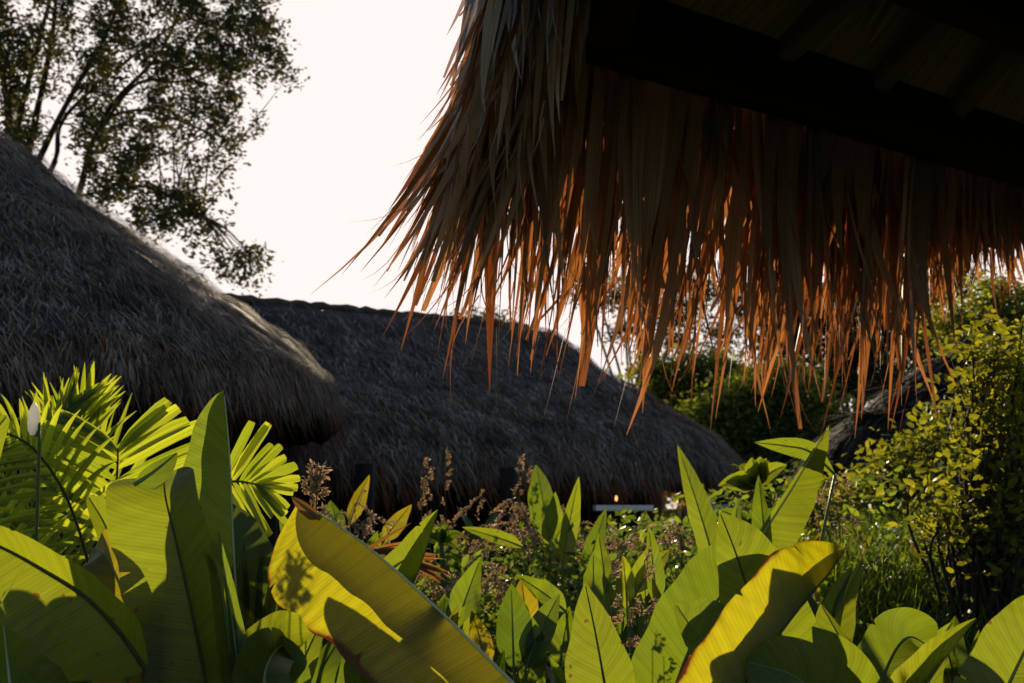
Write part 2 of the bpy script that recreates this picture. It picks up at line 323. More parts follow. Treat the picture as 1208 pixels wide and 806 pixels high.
# ------------------------------------------------------------------ thatched huts
def prof_z(prof, r):
    rs = [p[0] for p in prof]; zs = [p[1] for p in prof]; return np.interp(r, rs, zs)
def hut_roof(root, A, B, prof, nstraw, slen, swid, phis, mt=M_TH, mf=M_THR, fringe=0.35, nfr=4000, lump=.05):
    """thatch over the stadium plan around segment A-B; prof = [(distance, height)...]"""
    A = np.array(A[:2]); B = np.array(B[:2]); ax = B - A; Ls = np.linalg.norm(ax); ux = ax / Ls if Ls > 1e-6 else np.array([1., 0]); vx = np.array([-ux[1], ux[0]])
    rmax = prof[-1][0]
    def surf(u, r):
        """u in 0..1 round the outline, r the distance from the ridge line"""
        per_s = Ls; per_a = math.pi * rmax; tot = 2 * per_s + 2 * per_a; q = (u % 1) * tot
        if q < per_s: c = A + ux * q; n = -vx
        elif q < per_s + per_a: a = (q - per_s) / per_a * math.pi - math.pi / 2; c = B; n = ux * math.cos(a) + vx * math.sin(a)
        elif q < 2 * per_s + per_a: c = B - ux * (q - per_s - per_a); n = vx
        else: a = (q - 2 * per_s - per_a) / per_a * math.pi + math.pi / 2; c = A; n = ux * math.cos(a) + vx * math.sin(a)
        p = c + n * r; z = prof_z(prof, r)
        z -= .045 * ((r / .34 + .35 * noise.noise(Vector((p[0] * .8, p[1] * .8, 1)))) % 1.0)
        z += lump * noise.noise(Vector((p[0] * 1.3, p[1] * 1.3, z * 1.3))) + lump * .5 * noise.noise(Vector((p[0] * 4, p[1] * 4, z * 4)))
        return np.array([p[0], p[1], z]), n
    b = MB(); nu = 120; rr = np.concatenate([np.linspace(0.0, rmax, 26)]); V = []
    for i in range(nu):
        for r in rr: p, n = surf(i / nu, r); V.append(p - np.array([0, 0, .02]))
        # underside back to the wall
        p, n = surf(i / nu, rmax); V.append(np.array([p[0] - n[0] * .12, p[1] - n[1] * .12, p[2] - .12])); V.append(np.array([p[0] - n[0] * .5, p[1] - n[1] * .5, p[2] + .15]))
    m = len(rr) + 2
    Fc = [(i * m + j, i * m + j + 1, ((i + 1) % nu) * m + j + 1, ((i + 1) % nu) * m + j) for i in range(nu) for j in range(m - 1)]
    b.add(V, Fc); th = b.build('thatch_roof', M_THB, root)
    # straws lying down the slope
    def straws(n, rlo, rhi, L, W, lift, mtl, name, par, sag, hang=False):
        P = np.zeros((n, 3)); D = np.zeros((n, 3)); S = np.zeros((n, 3))
        u = rng.random(n); r = rlo + (rhi - rlo) * np.sqrt(rng.random(n)) if not hang else rng.uniform(rlo, rhi, n)
        for i in range(n):
            p, nn = surf(u[i], r[i]); p2, _ = surf(u[i], min(r[i] + .06, rmax)); 
            n3 = np.array([nn[0], nn[1], 0]); d = p2 - p
            if np.linalg.norm(d) < .02: d = n3 * .04 + np.array([0, 0, -.06])
            d /= np.linalg.norm(d); s_ = np.cross(d, np.array([-d[2] * nn[0], -d[2] * nn[1], 1.0])); s_ /= np.linalg.norm(s_) + 1e-9
            up = np.cross(s_, d); up = up if up[2] > 0 else -up
            if hang: d = n3 * rng.uniform(.05, .5) + np.array([0, 0, -1.0])
            P[i] = p + up * rng.uniform(0, lift); nn_ = noise.noise(Vector((p[0] * 3, p[1] * 3, p[2] * 3 + 7)));D[i] = d + s_ * (rng.normal(0, .45) * (.45 if hang else 1) + nn_ * .6) + up * (rng.uniform(-.05, .12) + (.3 if rng.random() < .02 else 0)) * (0 if hang else 1); S[i] = s_
        bb = MB(); bb.ribbons(P, D, S, L * rng.uniform(.5, 1.3, n), W * rng.uniform(.6, 1.4, n), seg=3, sag=sag)
        return bb.build(name, mtl, par)
    straws(nstraw, 0.02, rmax, slen, swid, .04, mt, 'straw_layer', th, .12)
    straws(nfr, rmax - .10, rmax - .005, fringe, swid, .02, mt, 'grey_fringe', th, 0, True)
    straws(int(nfr * 1.1), rmax - .16, rmax - .03, fringe * 1.75, swid, .0, mf, 'lower_fringe', th, 0, True)  # default mf straw has the backlit orange glow painted into its colour
    return surf

def cone_prof(cx, d, ys):
    """radius/height pairs from the outline read in the photograph"""
    return [(max((at(px, py, d) - at(cx, py, d)).x, 0), at(px, py, d).z) for px, py in ys]
# big round hut on the left
D1 = 11.0; CX1 = -150
c1 = at(CX1, 600, D1); h1 = empty('thatched_hut', (c1.x, c1.y, gh(c1.x, c1.y)), 'round hut under a tall shaggy grey thatch cone at the left edge of the photo', 'hut', 'thatched huts')
p1 = [(0, at(0, 96, D1).z)] + cone_prof(CX1, D1, [(-60, 130), (0, 172), (60, 214), (130, 268), (190, 308), (250, 345), (310, 386), (350, 418), (378, 448), (392, 474), (396, 492)])
p1[0] = (0, p1[1][1] + .25)
hut_roof(h1, c1, c1, p1, 85000, .115, .008, None, fringe=.24, nfr=6500, lump=.09)
# long hut
A2 = at(190, 600, 15.2); B2 = at(622, 600, 18.2)
h2 = empty('thatched_hut', ((A2.x + B2.x) / 2, (A2.y + B2.y) / 2, 0), 'long hut with a straight ridge and broad dark grey thatch roof in the middle distance', 'hut', 'thatched huts')
zr = at(622, 384, 18.2).z
p2 = [(0, zr)] + cone_prof(622, 18.2, [(657, 398), (709, 434), (746, 457), (800, 490), (840, 514), (868, 536), (880, 552), (884, 566)])
hut_roof(h2, A2, B2, p2, 85000, .14, .011, None, fringe=.30, nfr=6500, lump=.07)
# small hut right
D3 = 11.5; CX3 = 1165; c3 = at(CX3, 600, D3)
h3 = empty('thatched_hut', (c3.x, c3.y, gh(c3.x, c3.y)), 'small steep hut with blackened drooping thatch behind the leafy shrub on the right', 'hut', 'thatched huts')
p3 = [(0, at(1165, 392, D3).z)] + cone_prof(CX3, D3, [(1200, 418), (1240, 442), (1290, 474), (1330, 500), (1352, 522), (1366, 548)])
hut_roof(h3, c3, c3, p3, 9000, .5, .022, None, mt=M_THD, mf=M_THD, fringe=.4, nfr=1500)

def ring_wall(root, c, r, z0, z1, m, n=28, name='wall', gap=None):
    b = MB(); V = []; 
    for k, (rr, z) in enumerate(((r, z0), (r, z1), (r - .12, z1), (r - .12, z0))):
        for i in range(n): a = 2 * math.pi * i / n; V.append((c.x + rr * math.cos(a), c.y + rr * math.sin(a), z))
    Fc = [(k * n + i, k * n + (i + 1) % n, ((k + 1) % 4) * n + (i + 1) % n, ((k + 1) % 4) * n + i) for k in range(4) for i in range(n)]
    b.add(V, Fc); return b.build(name, m, root, smooth=False)
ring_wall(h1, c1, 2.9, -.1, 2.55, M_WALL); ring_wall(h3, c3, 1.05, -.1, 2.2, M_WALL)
for k in range(9):
    a = math.radians(200 + k * 19); b = MB(); x, y = c1.x + 3.15 * math.cos(a), c1.y + 3.15 * math.sin(a)
    b.tube([(x, y, -.1), (x, y, 1.3), (x, y, 2.52)], [.07, .065, .06], 8); b.build('post', M_WALL, h1)
def stadium_wall(root, A, B, r, z0, z1, m):
    A = Vector(A); B = Vector(B); u = (B - A); u.z = 0; u.normalize(); v = Vector((-u.y, u.x, 0)); pts = []
    for k in range(13): a = math.pi * k / 12 - math.pi / 2; pts.append(B + (u * math.cos(a) + v * math.sin(a)) * r)
    for k in range(13): a = math.pi * k / 12 + math.pi / 2; pts.append(A + (u * math.cos(a) + v * math.sin(a)) * r)
    n = len(pts); V = [(p.x, p.y, z0) for p in pts] + [(p.x, p.y, z1) for p in pts]
    b = MB(); b.add(V, [(i, (i + 1) % n, n + (i + 1) % n, n + i) for i in range(n)]); return b.build('wall', m, root, smooth=False)
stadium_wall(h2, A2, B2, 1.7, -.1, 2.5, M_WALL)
for px, dd in ((430, 12.9), (600, 14.1), (770, 15.9), (850, 17.6)):
    b = MB(); q = at(px, 600, dd); b.tube([(q.x, q.y, -.1), (q.x, q.y, 1.0), (q.x, q.y, 2.1)], [.10, .095, .09], 8); b.build('post', M_POST if px > 700 else M_WALL, h2)
# rolled ridge cap
b = MB(); pts = []
for i in range(60):
    f = i / 59; q = A2.lerp(B2, f); pts.append((q.x, q.y, zr - .02 + .008 * math.sin(i * 1.7) + .012 * random.uniform(-1, 1)))
b.tube(pts, [.05 + .004 * math.sin(i * 2.3) for i in range(60)], 8); b.build('ridge_roll', M_TH, h2)

def table(px0, px1, py, d, mt, label, th=.05):
    a = at(px0, py, d); c = at(px1, py, d); w_ = c.x - a.x; mid = (a + c) / 2
    r = empty('table', (mid.x, mid.y, 0), label, 'table')
    b = MB(); b.box((mid.x, mid.y, mid.z), w_, .55, th); b.build('table_top', mt, r, False)
    for sx in (-1, 1):
        for sy in (-1, 1):
            b = MB(); x = mid.x + sx * (w_ / 2 - .06); y = mid.y + sy * .2; b.tube([(x, y, gh(x, y) - .02), (x, y, mid.z - th / 2)], .025, 6); b.build('leg', M_METAL, r)
table(701, 768, 599.5, 14.6, M_TABLE, 'high narrow table with a pale cream top standing under the long hut eave', .055)
table(812, 872, 601, 15.6, M_TABLEG, 'dim grey topped table in the shade at the right end of the long hut', .10)
for px, py, dd, lb in ((727, 588, 15.0, 'small glowing amber bulb above the pale table'), (799, 593, 15.4, 'small glowing amber bulb right of the red brown hut post')):
    q = at(px, py, dd); r = empty('hanging_lamp', (q.x, q.y, q.z), lb, 'lamp', 'amber bulbs under the long hut')
    b = MB(); b.tube([q + Vector((0, 0, z)) for z in (-.03, -.022, 0, .02, .03)], [.004, .012, .016, .010, .006], 8); b.build('bulb', M_LAMP, r)
    b = MB(); b.tube([q + Vector((0, 0, .032)), q + Vector((0, 0, .45))], .004, 4); b.build('cord', M_METAL, r)

# ------------------------------------------------------------------ near pavilion roof
EL = at(664, 76, 4.0); ER = at(1110, 193, 5.3)
zb = EL.z; u2 = Vector((ER.x - EL.x, ER.y - EL.y, 0)); elen = u2.length; u2.normalize()
n_in = Vector((u2.y, -u2.x, 0))     # towards the inside of the roof (right and towards the camera)
pav = empty('pavilion_roof', (2.6, 3.2, 0), 'near pavilion roof with dark beams and a long hanging fringe of dry palm leaves', 'pavilion')
E2 = EL + u2 * 3.4
pol = [Vector((.19, .6, zb)), Vector((EL.x, EL.y, zb)), Vector((E2.x, E2.y, zb)), Vector((4.9, 5.2, zb)), Vector((5.0, .6, zb))]
apex = Vector((2.6, 2.9, zb + 1.75))
def roof_shell(dz, name, m, out_=0.0):
    b = MB(); n = 10
    for i in range(len(pol)):
        p, q = pol[i], pol[(i + 1) % len(pol)]
        V = []; U = []
        for j in range(n + 1):
            for k in range(n + 1):
                a = p.lerp(q, k / n); c = a.lerp(apex, j / n); V.append((c.x, c.y, c.z + dz)); U.append((j / n * 2, k / n * (q - p).length * 4))
        b.add(V, [(j * (n + 1) + k, j * (n + 1) + k + 1, (j + 1) * (n + 1) + k + 1, (j + 1) * (n + 1) + k) for j in range(n) for k in range(n)], U)
    return b.build(name, m, pav)
roof_shell(.10, 'leaf_ceiling', M_CEIL); roof_shell(.26, 'thatch_top', M_THB)
# ceiling leaves: panels of overlapping palm leaf on the underside
def ceiling_leaves():
    P = []; D = []; S = []
    for i in range(len(pol)):
        p, q = pol[i], pol[(i + 1) % len(pol)]
        for k in range(220):
            a = p.lerp(q, random.random()); f = 1 - math.sqrt(random.random()); c = a.lerp(apex, .31 + f * .62)
            d = ((p + q) / 2 - apex).normalized(); P.append((c.x, c.y, c.z + .085 + random.uniform(-.012, .01))); D.append(tuple(d)); S.append(tuple((q - p).normalized() + d * random.uniform(-.15, .15)))
    b = MB(); n = len(P); b.ribbons(P, D, S, rng.uniform(.4, .7, n), rng.uniform(.05, .09, n), seg=3, prof=lambda t: np.clip(2.2 * (1 - t), .05, 1)); return b.build('ceiling_leaf_layer', M_CEIL, pav)
ceiling_leaves()
def beam(p, q, w_, h_, m, name, par=pav):
    """squared timber from p to q (centres)"""
    p = Vector(p); q = Vector(q); T = (q - p).normalized(); s = T.cross(Vector((0, 0, 1))).normalized(); u = s.cross(T)
    V = []
    c_ = .012
    prof = [(-w_ / 2 + c_, -h_ / 2), (w_ / 2 - c_, -h_ / 2), (w_ / 2, -h_ / 2 + c_), (w_ / 2, h_ / 2 - c_), (w_ / 2 - c_, h_ / 2), (-w_ / 2 + c_, h_ / 2), (-w_ / 2, h_ / 2 - c_), (-w_ / 2, -h_ / 2 + c_)]
    for k in (0, 1):
        for a, c in prof: V.append(tuple((q if k else p) + s * a + u * c))
    Fc = [(i, (i + 1) % 8, 8 + (i + 1) % 8, 8 + i) for i in range(8)]
    for z in ((0, 1, 2, 3), (0, 3, 4, 7), (4, 5, 6, 7)): Fc += [z[::-1], tuple(8 + t for t in z)]
    b = MB(); b.add(V, Fc); return b.build(name, m, par, False)
inn = n_in * .10
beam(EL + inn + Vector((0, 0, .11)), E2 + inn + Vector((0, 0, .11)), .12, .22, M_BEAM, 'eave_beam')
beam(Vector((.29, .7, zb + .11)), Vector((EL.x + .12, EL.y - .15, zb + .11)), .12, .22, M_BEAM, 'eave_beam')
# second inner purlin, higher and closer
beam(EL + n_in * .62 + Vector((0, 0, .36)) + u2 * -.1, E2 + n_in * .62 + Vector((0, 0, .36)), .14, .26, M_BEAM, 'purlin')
for f in (0.33, .62, .9):
    q = EL + u2 * (elen * f / .62 * .56 + .25); d = (apex - q); q0 = q + n_in * .12 + Vector((0, 0, .20)); beam(q0, q0 + Vector((d.x, d.y, 1.30)) * .93, .09, .12, M_RAFT, 'rafter')
for x, y in ((4.6, 4.8), (4.7, 1.0), (.75, .3 - 1.2)):
    if y < 0: continue
    b = MB(); b.tube([(x, y, gh(x, y) - .1), (x, y, 1.5), (x, y, zb + .12)], [.09, .085, .08], 8); b.build('post', M_BEAM, pav)

def fan_fringe(name, m, spec):
    """spec rows: root, unit dir, side, length, width, nsplit, rnd — each broad leaf splits into pointed tongues towards its end"""
    P = []; D = []; S = []; L = []; W = []; Rn = []; SG = []; TW = []; CU = []
    for p, d, s, l, w_, k, r in spec:
        p = np.array(p); d = np.array(d) / np.linalg.norm(d); s = np.array(s); s = s - d * s.dot(d); s /= np.linalg.norm(s)
        for i in range(k):
            off = (i + .5) / k - .5
            P.append(p + s * off * w_); dd = d + s * off * random.uniform(-.01, .22) + s * random.gauss(0, .022); D.append(dd); S.append(s)
            L.append(l * (random.uniform(.55, 1.04) if k > 1 else random.uniform(.8, 1.05))); W.append(w_ / k * 1.12); Rn.append(min(1, max(0, r + random.uniform(-.1, .1))))
            TW.append(random.gauss(0, .8)); CU.append(random.gauss(0, .11))
    b = MB()
    def pf(t): return np.where(t < .5, 1.0, np.maximum(1 - ((t - .5) / .5) ** 1.15, .03))
    P = np.array(P); D = np.array(D); S = np.array(S); L = np.array(L); W = np.array(W); Rn = np.array(Rn); TW = np.array(TW); CU = np.array(CU); LA = rng.normal(0, .06, len(P))
    q = rng.random(len(P)) < .22
    def pb(t): return np.where(t < .75, 1.0 - .25 * t, np.maximum(.8 - (t - .75) * 1.6, .3))
    if (~q).any(): b.ribbons(P[~q], D[~q], S[~q], L[~q], W[~q], seg=9, prof=pf, rn=Rn[~q], twist=TW[~q], curl=CU[~q], lat=LA[~q])
    if q.any(): b.ribbons(P[q], D[q], S[q], L[q] * .92, W[q] * .8, seg=9, prof=pb, rn=Rn[q], twist=TW[q] * 1.6, curl=CU[q], lat=LA[q])
    # loose fibres peeling from the lower ends
    k = max(1, len(P) // 2); i = rng.integers(0, len(P), k); Dn = D[i] / np.linalg.norm(D[i], axis=1, keepdims=True)
    b.ribbons(P[i] + Dn * (L[i] * rng.uniform(.5, .85, k))[:, None], Dn + S[i] * rng.normal(0, .16, k)[:, None], S[i], rng.uniform(.12, .30, k) * np.minimum(1, L[i] / .6), .004, seg=6, rn=Rn[i], curl=rng.normal(0, .3, k), lat=rng.normal(0, .3, k))
    return b.build(name, m, pav)
def eave_fringe():
    inside = []; n3 = Vector(n_in)
    tot = 2.75; mid = []
    # broad inner leaves
    for layer, off in enumerate((0.02, -.02, -.06, -.10, -.14)):
        s = -.12
        while s < tot:
            w_ = random.uniform(.07, .16) if layer < 2 else random.uniform(.035, .09)
            q = EL + u2 * s + n3 * off; px_f = s / elen
            l = random.uniform(.80, 1.08) if layer != 0 else random.uniform(.55, 1.12)
            l *= (0.98 if px_f > 1.0 else 1.05) 
            lean = random.gauss(-.01, .03 + .018 * layer) - .10 * max(0, 1 - s / .35)
            if px_f > .98: l *= max(.50, 1 - (px_f - .98) * 2.6); lean = random.gauss(.12, .12); w_ *= .45
            d = Vector((0, 0, -1)) + u2 * lean - n3 * random.uniform(.02, .16)
            inside.append((tuple(q + Vector((0, 0, .08))), tuple(d), tuple(u2 + n3 * random.gauss(0, .45)), l, w_, random.choice((2, 3, 4, 5)) if w_ > .05 else random.choice((1, 2)), random.random()))
            s += w_ * random.uniform(.75, 1.15) * (1.0 if layer < 2 else 1.9)
    s = -.1
    while s < tot:
        q = EL + u2 * s + n3 * -.07; inside.append((tuple(q + Vector((0, 0, .12))), (0, 0, -1), tuple(u2), random.uniform(.34, .5), .16, 2, random.random())); s += .075
    fan_fringe('inner_fringe', M_FR, inside)
    # outermost ragged leaves, drooping away from the eave: glow orange through the gaps
    outr = []
    for k in range(190):
        s = random.uniform(-.15, tot); q = EL + u2 * s - n3 * random.uniform(.14, .26) + Vector((0, 0, random.uniform(-.02, .1)))
        px_f = s / elen
        d = Vector((0, 0, -1)) + u2 * random.gauss(-.14 if px_f < .5 else 0, .16) - n3 * random.uniform(.05, .3)
        l = random.uniform(.70, 1.0) * (max(.55, 1 - (px_f - .98) * 2.2) if px_f > .98 else 1)
        outr.append((tuple(q), tuple(d), tuple(u2 + n3 * random.gauss(0, .5)), l, random.uniform(.025, .055), random.choice((1, 2, 2)), random.random()))
    fan_fringe('outer_fringe', M_FR, outr)
eave_fringe()
def side_strands():
    """the thatch of the left slope hanging over the edge"""
    lowr = []; top = []
    for k in range(290):
        f = random.random() ** 1.5   # along the left eave, far to near
        y = EL.y + .12 - .8 * f
        tight = random.random()
        x = EL.x - .02 - .16 * tight; z = zb + .10 - .10 * tight + random.uniform(-.02, .16)
        lean = (random.uniform(.04, .28) + .42 * tight) * (1 - .45 * f)
        lean = min(lean, .56 - .35 * f); d = Vector((-lean, random.gauss(0, .10) + .04, -1))
        l = random.uniform(.5, 1.02) * (.75 if f > .5 else 1)
        if f > .45: l *= random.uniform(.5, .9)
        if lean > .30: l = min(l, .84)
        lowr.append(((x, y, z), tuple(d), (random.gauss(0, .5), 1, 0) if random.random() < .4 else (1, random.gauss(0, .5), 0), l, random.uniform(.014, .04), random.choice((1, 1, 2)), random.random()))
    fan_fringe('side_fringe', M_FR, lowr)
    for k in range(260):
        f = random.random(); y = EL.y + .10 - .75 * f; tight = random.random()
        x = EL.x - .02 - .20 * tight; z = zb + .24 - .10 * tight + random.uniform(-.05, .12)
        d = Vector((-random.uniform(.10, .50) * (1 - .6 * f), random.gauss(0, .12), -1)); l = random.uniform(.18, .62) * (1 - .3 * f)
        top.append(((x, y, z), tuple(d), (random.gauss(.2, .6), 1, 0) if random.random() < .3 else (1, random.gauss(0, .4), .3), l, random.uniform(.010, .024), 1, random.random()))
    fan_fringe('weathered_strands', M_FRG, top)
side_strands()
def corner_cover():
    sp = []
    for k in range(60):
        y = EL.y + random.uniform(-.5, .12); sp.append(((EL.x + random.uniform(-.05, .05), y, zb + random.uniform(.16, .34)), (-random.uniform(.0, .35), random.gauss(.05, .1), -1), (1, random.gauss(0, .4), 0), random.uniform(.3, .6), random.uniform(.04, .08), 2, random.random()))
    fan_fringe('corner_fringe', M_FR, sp)
corner_cover()
# slope thatch above the left edge
def slope_cover():
    P = []; D = []; S = []
    for k in range(2600):
        y = random.uniform(3.3, 4.15); f = random.random() ** 1.4 * .9
        a = Vector((EL.x - .10, y, zb + .20)); 
        P.append((a.x + f * .9, a.y, a.z + .02 + f * .55)); D.append((-.40, random.gauss(0, .10), -.92)); S.append((0, 1, 0))
    b = MB(); b.ribbons(P, D, S, rng.uniform(.06, .12, len(P)), rng.uniform(.012, .03, len(P)), seg=4, sag=.25); b.build('slope_thatch', M_FRG, pav)
slope_cover()

# ------------------------------------------------------------------ leaves and plants
def wprof(kind, t):
    if kind == 'banana': return min(1, (t / .16)) ** .65 * max(0, 1 - t ** 5) ** .62
    if kind == 'blunt': return min(1, (t / .16)) ** .65 * max(0, 1 - t ** 14) ** .5
    if kind == 'canna': return min(1.0, 1.25 * min(1, t / .35) ** .8 * max(0, 1 - t ** 2.4) ** .9)
    if kind == 'spear': return min(1, (t / .5)) ** .8 * max(0, 1 - t ** 1.8)
    if kind == 'wedge': return min(1, .30 + t * .75) * (1 if t < .97 else .55)
def leaf(plant, pts, wl, wr, m=None, phi=0, fl=14, fr=14, prof='banana', root=None, tears=(), wav=.035, rib=M_RIB, ribr=.005, label=None, curl=0, nr=46, ribvis=1, rn=None):
    if nr == 46: nr = 120; tears = tuple(tears) + tuple((random.choice((1, -1)), random.uniform(.35, .93), random.uniform(.06, .30)) for _ in range(random.randint(0, 2)))
    m = m or G_BAN; P3 = [at(*p) for p in pts]; C = spline(P3, nr); n = len(C)
    ts = np.linspace(0, 1, n); d0 = [p[2] for p in pts]
    K = 8; b = MB(); rnd = random.random() if rn is None else rn; ph = random.random() * 9
    camp = np.array((0, 0, CZ)); arc = 0; rows = {1: [], -1: []}; uvr = {1: [], -1: []}
    for i in range(n):
        T = C[min(i + 1, n - 1)] - C[max(i - 1, 0)]; T = T / (np.linalg.norm(T) + 1e-9)
        V = camp - C[i]; dist = np.linalg.norm(V); V /= dist
        S = np.cross(T, V); S /= np.linalg.norm(S) + 1e-9; Nn = np.cross(S, T)
        a = R(phi); S, Nn = S * math.cos(a) + Nn * math.sin(a), Nn * math.cos(a) - S * math.sin(a)
        if i: arc += np.linalg.norm(C[i] - C[i - 1])
        for side, wpx, fo in ((1, wr, fr), (-1, wl, fl)):
            w_ = wpx / F * dist * wprof(prof, ts[i]) * (1 + .025 * math.sin(arc * 60 + ph * side) + .02 * noise.noise(Vector((arc * 25, side, ph))))
            for (sd, tt, dep) in tears:
                if sd == side: w_ *= 1 - dep * math.exp(-((ts[i] - tt) / (.011 if nr < 100 else .0035)) ** 2)
            for k in range(K + 1):
                v = k / K; an = R(fo + curl * v)
                p = C[i] + (S * side * math.cos(an) + Nn * math.sin(an)) * w_ * v
                p = p + Nn * w_ * .010 * math.sin(arc * 210 + v * 3) * v
                p = p + Nn * (wav * w_ * math.sin(arc * 38 + ph + side + v * 1.5) * v * v + wav * .6 * w_ * math.sin(arc * 15 + ph * 2) * v)
                rows[side].append(p); uvr[side].append((arc, .5 + .5 * side * v))
    for side in (1, -1):
        Fc = [(i * (K + 1) + k, i * (K + 1) + k + 1, (i + 1) * (K + 1) + k + 1, (i + 1) * (K + 1) + k) for i in range(n - 1) for k in range(K)]
        b.add(rows[side], Fc, uvr[side], rnd)
    lf = b.build('leaf', m, plant)
    if label: lf['label'] = label
    b = MB(); cc = [Vector(c) for c in C[:-2]]; rr = [ribr * (1 - .75 * i / len(cc)) for i in range(len(cc))]
    if root is None:
        o = origin(plant); root = Vector((o.x + random.uniform(-.03, .03), o.y + random.uniform(-.03, .03), gh(o.x, o.y) - .02))
    root = Vector(root); c0 = cc[0]
    if (c0 - root).length > .06:
        st = spline([root, root.lerp(c0, .5) + Vector((0, 0, (c0 - root).length * .06)), c0], 8)[:-1]
        cc = [Vector(q) for q in st] + cc; rr = [ribr * (2.2 - 1.2 * i / len(st)) for i in range(len(st))] + rr
    b.tube(cc, rr, 6); b.build('midrib', rib, lf)
    return lf
def plant(name, px, d, label, cat, group=None, x=None):
    q = at(px, 600, d); return empty(name, (q.x, q.y, gh(q.x, q.y)), label, cat, group)

GB = 'broad leaved plants in the foreground'
# --- left foreground
P1 = plant('banana_plant', 262, 2.9, 'big banana plant with a tall furled leaf and a broad folded leaf, left foreground', 'plant', GB)
leaf(P1, [(300, 900, 2.9), (290, 820, 2.9), (281, 740, 2.9), (275, 640, 2.9), (271, 540, 2.92), (264, 461, 2.95)], 66, 42, G_BANG, phi=0, fl=-8, fr=160, prof='banana', rib=M_RIBP, ribr=.004, wav=.02, label='tall furled leaf standing upright')
leaf(P1, [(262, 900, 2.75), (246, 820, 2.75), (226, 720, 2.75), (208, 640, 2.75), (196, 590, 2.76), (193, 562, 2.80)], 70, 46, G_BAN, phi=0, fl=10, fr=38, prof='blunt', rib=M_RIBD, ribr=.005, label='broad leaf with its tip folded back')
leaf(P1, [(290, 900, 2.7), (276, 806, 2.7), (268, 740, 2.7), (258, 680, 2.72), (240, 640, 2.74)], 18, 12, G_BAN, fl=40, fr=30, prof='canna', ribr=.0042)
leaf(P1, [(300, 900, 2.68), (283, 806, 2.68), (272, 720, 2.7), (256, 622, 2.72)], 9, 14, G_BANG, fl=60, fr=20, prof='canna', ribr=.0042)
leaf(P1, [(320, 900, 2.6), (318, 840, 2.6), (312, 800, 2.62), (322, 772, 2.7), (340, 756, 2.8)], 38, 30, G_BAN, fl=20, fr=20)
P2 = plant('banana_plant', 150, 2.6, 'banana plant whose leaf arches over to the left, left corner of the photo', 'plant', GB)
leaf(P1, [(158, 572, 2.70), (182, 556, 2.72), (209, 534, 2.76)], 9, 20, G_BANG, fl=20, fr=30, prof='canna', root=tuple(at(190, 575, 2.74)), label='folded over leaf tip')
leaf(P2, [(172, 790, 2.48), (140, 745, 2.45), (100, 704, 2.42), (50, 672, 2.4), (0, 645, 2.38), (-60, 622, 2.35), (-130, 625, 2.32)], 76, 26, G_BAN, phi=-8, fl=12, fr=34, prof='banana', rib=M_RIBD, ribr=.005, tears=((-1, .56, .9),), label='arching leaf bent over to the left')
leaf(P2, [(70, 900, 2.6), (52, 820, 2.6), (48, 760, 2.62), (56, 710, 2.66), (66, 672, 2.72)], 48, 42, G_BANG, phi=10, fl=20, fr=16, prof='banana', rib=M_RIBP, ribr=.004)
leaf(P2, [(130, 880, 2.75), (150, 790, 2.75), (150, 720, 2.76), (128, 660, 2.8), (112, 645, 2.85)], 36, 40, G_CANY, fl=14, fr=20, prof='banana', tears=((1, .6, .7),))
leaf(P2, [(150, 880, 3.0), (140, 700, 3.0), (128, 630, 3.0), (104, 585, 3.0)], 16, 26, G_BAN, fl=30, fr=20, prof='banana', ribr=.004)
leaf(P2, [(190, 900, 2.85), (150, 830, 2.85), (128, 780, 2.85), (112, 720, 2.9)], 50, 40, G_BANG, fl=18, fr=18, prof='canna')
P2b = plant('banana_plant', -30, 2.5, 'dark banana leaves with a pale rib cut by the left edge of the photo', 'plant', GB)
leaf(P2b, [(20, 900, 2.5), (10, 790, 2.5), (-2, 700, 2.5), (-30, 620, 2.55)], 45, 42, G_BANG, fl=20, fr=20, prof='canna', rib=M_RIBP, ribr=.004)
leaf(P2b, [(30, 900, 2.9), (0, 800, 2.9), (-30, 740, 2.9), (-80, 700, 2.95)], 50, 40, G_CAN, fl=20, fr=20, prof='banana')
leaf(P2b, [(-40, 760, 3.1), (-30, 600, 3.1), (-10, 520, 3.1), (8, 490, 3.1)], 26, 16, G_BAN, fl=20, fr=20, prof='banana')

leaf(P1, [(320, 900, 3.3), (295, 780, 3.3), (275, 680, 3.3), (248, 590, 3.32)], 66, 62, G_SHADE, fl=14, fr=14, prof='banana')  # added leaf, hidden from view, to shade the leaves in front
leaf(P1, [(240, 900, 3.2), (225, 800, 3.2), (205, 700, 3.2), (185, 640, 3.2)], 50, 60, G_SHADE, fl=14, fr=14, prof='banana')  # second added hidden leaf, darkens the lower part of the broad leaf

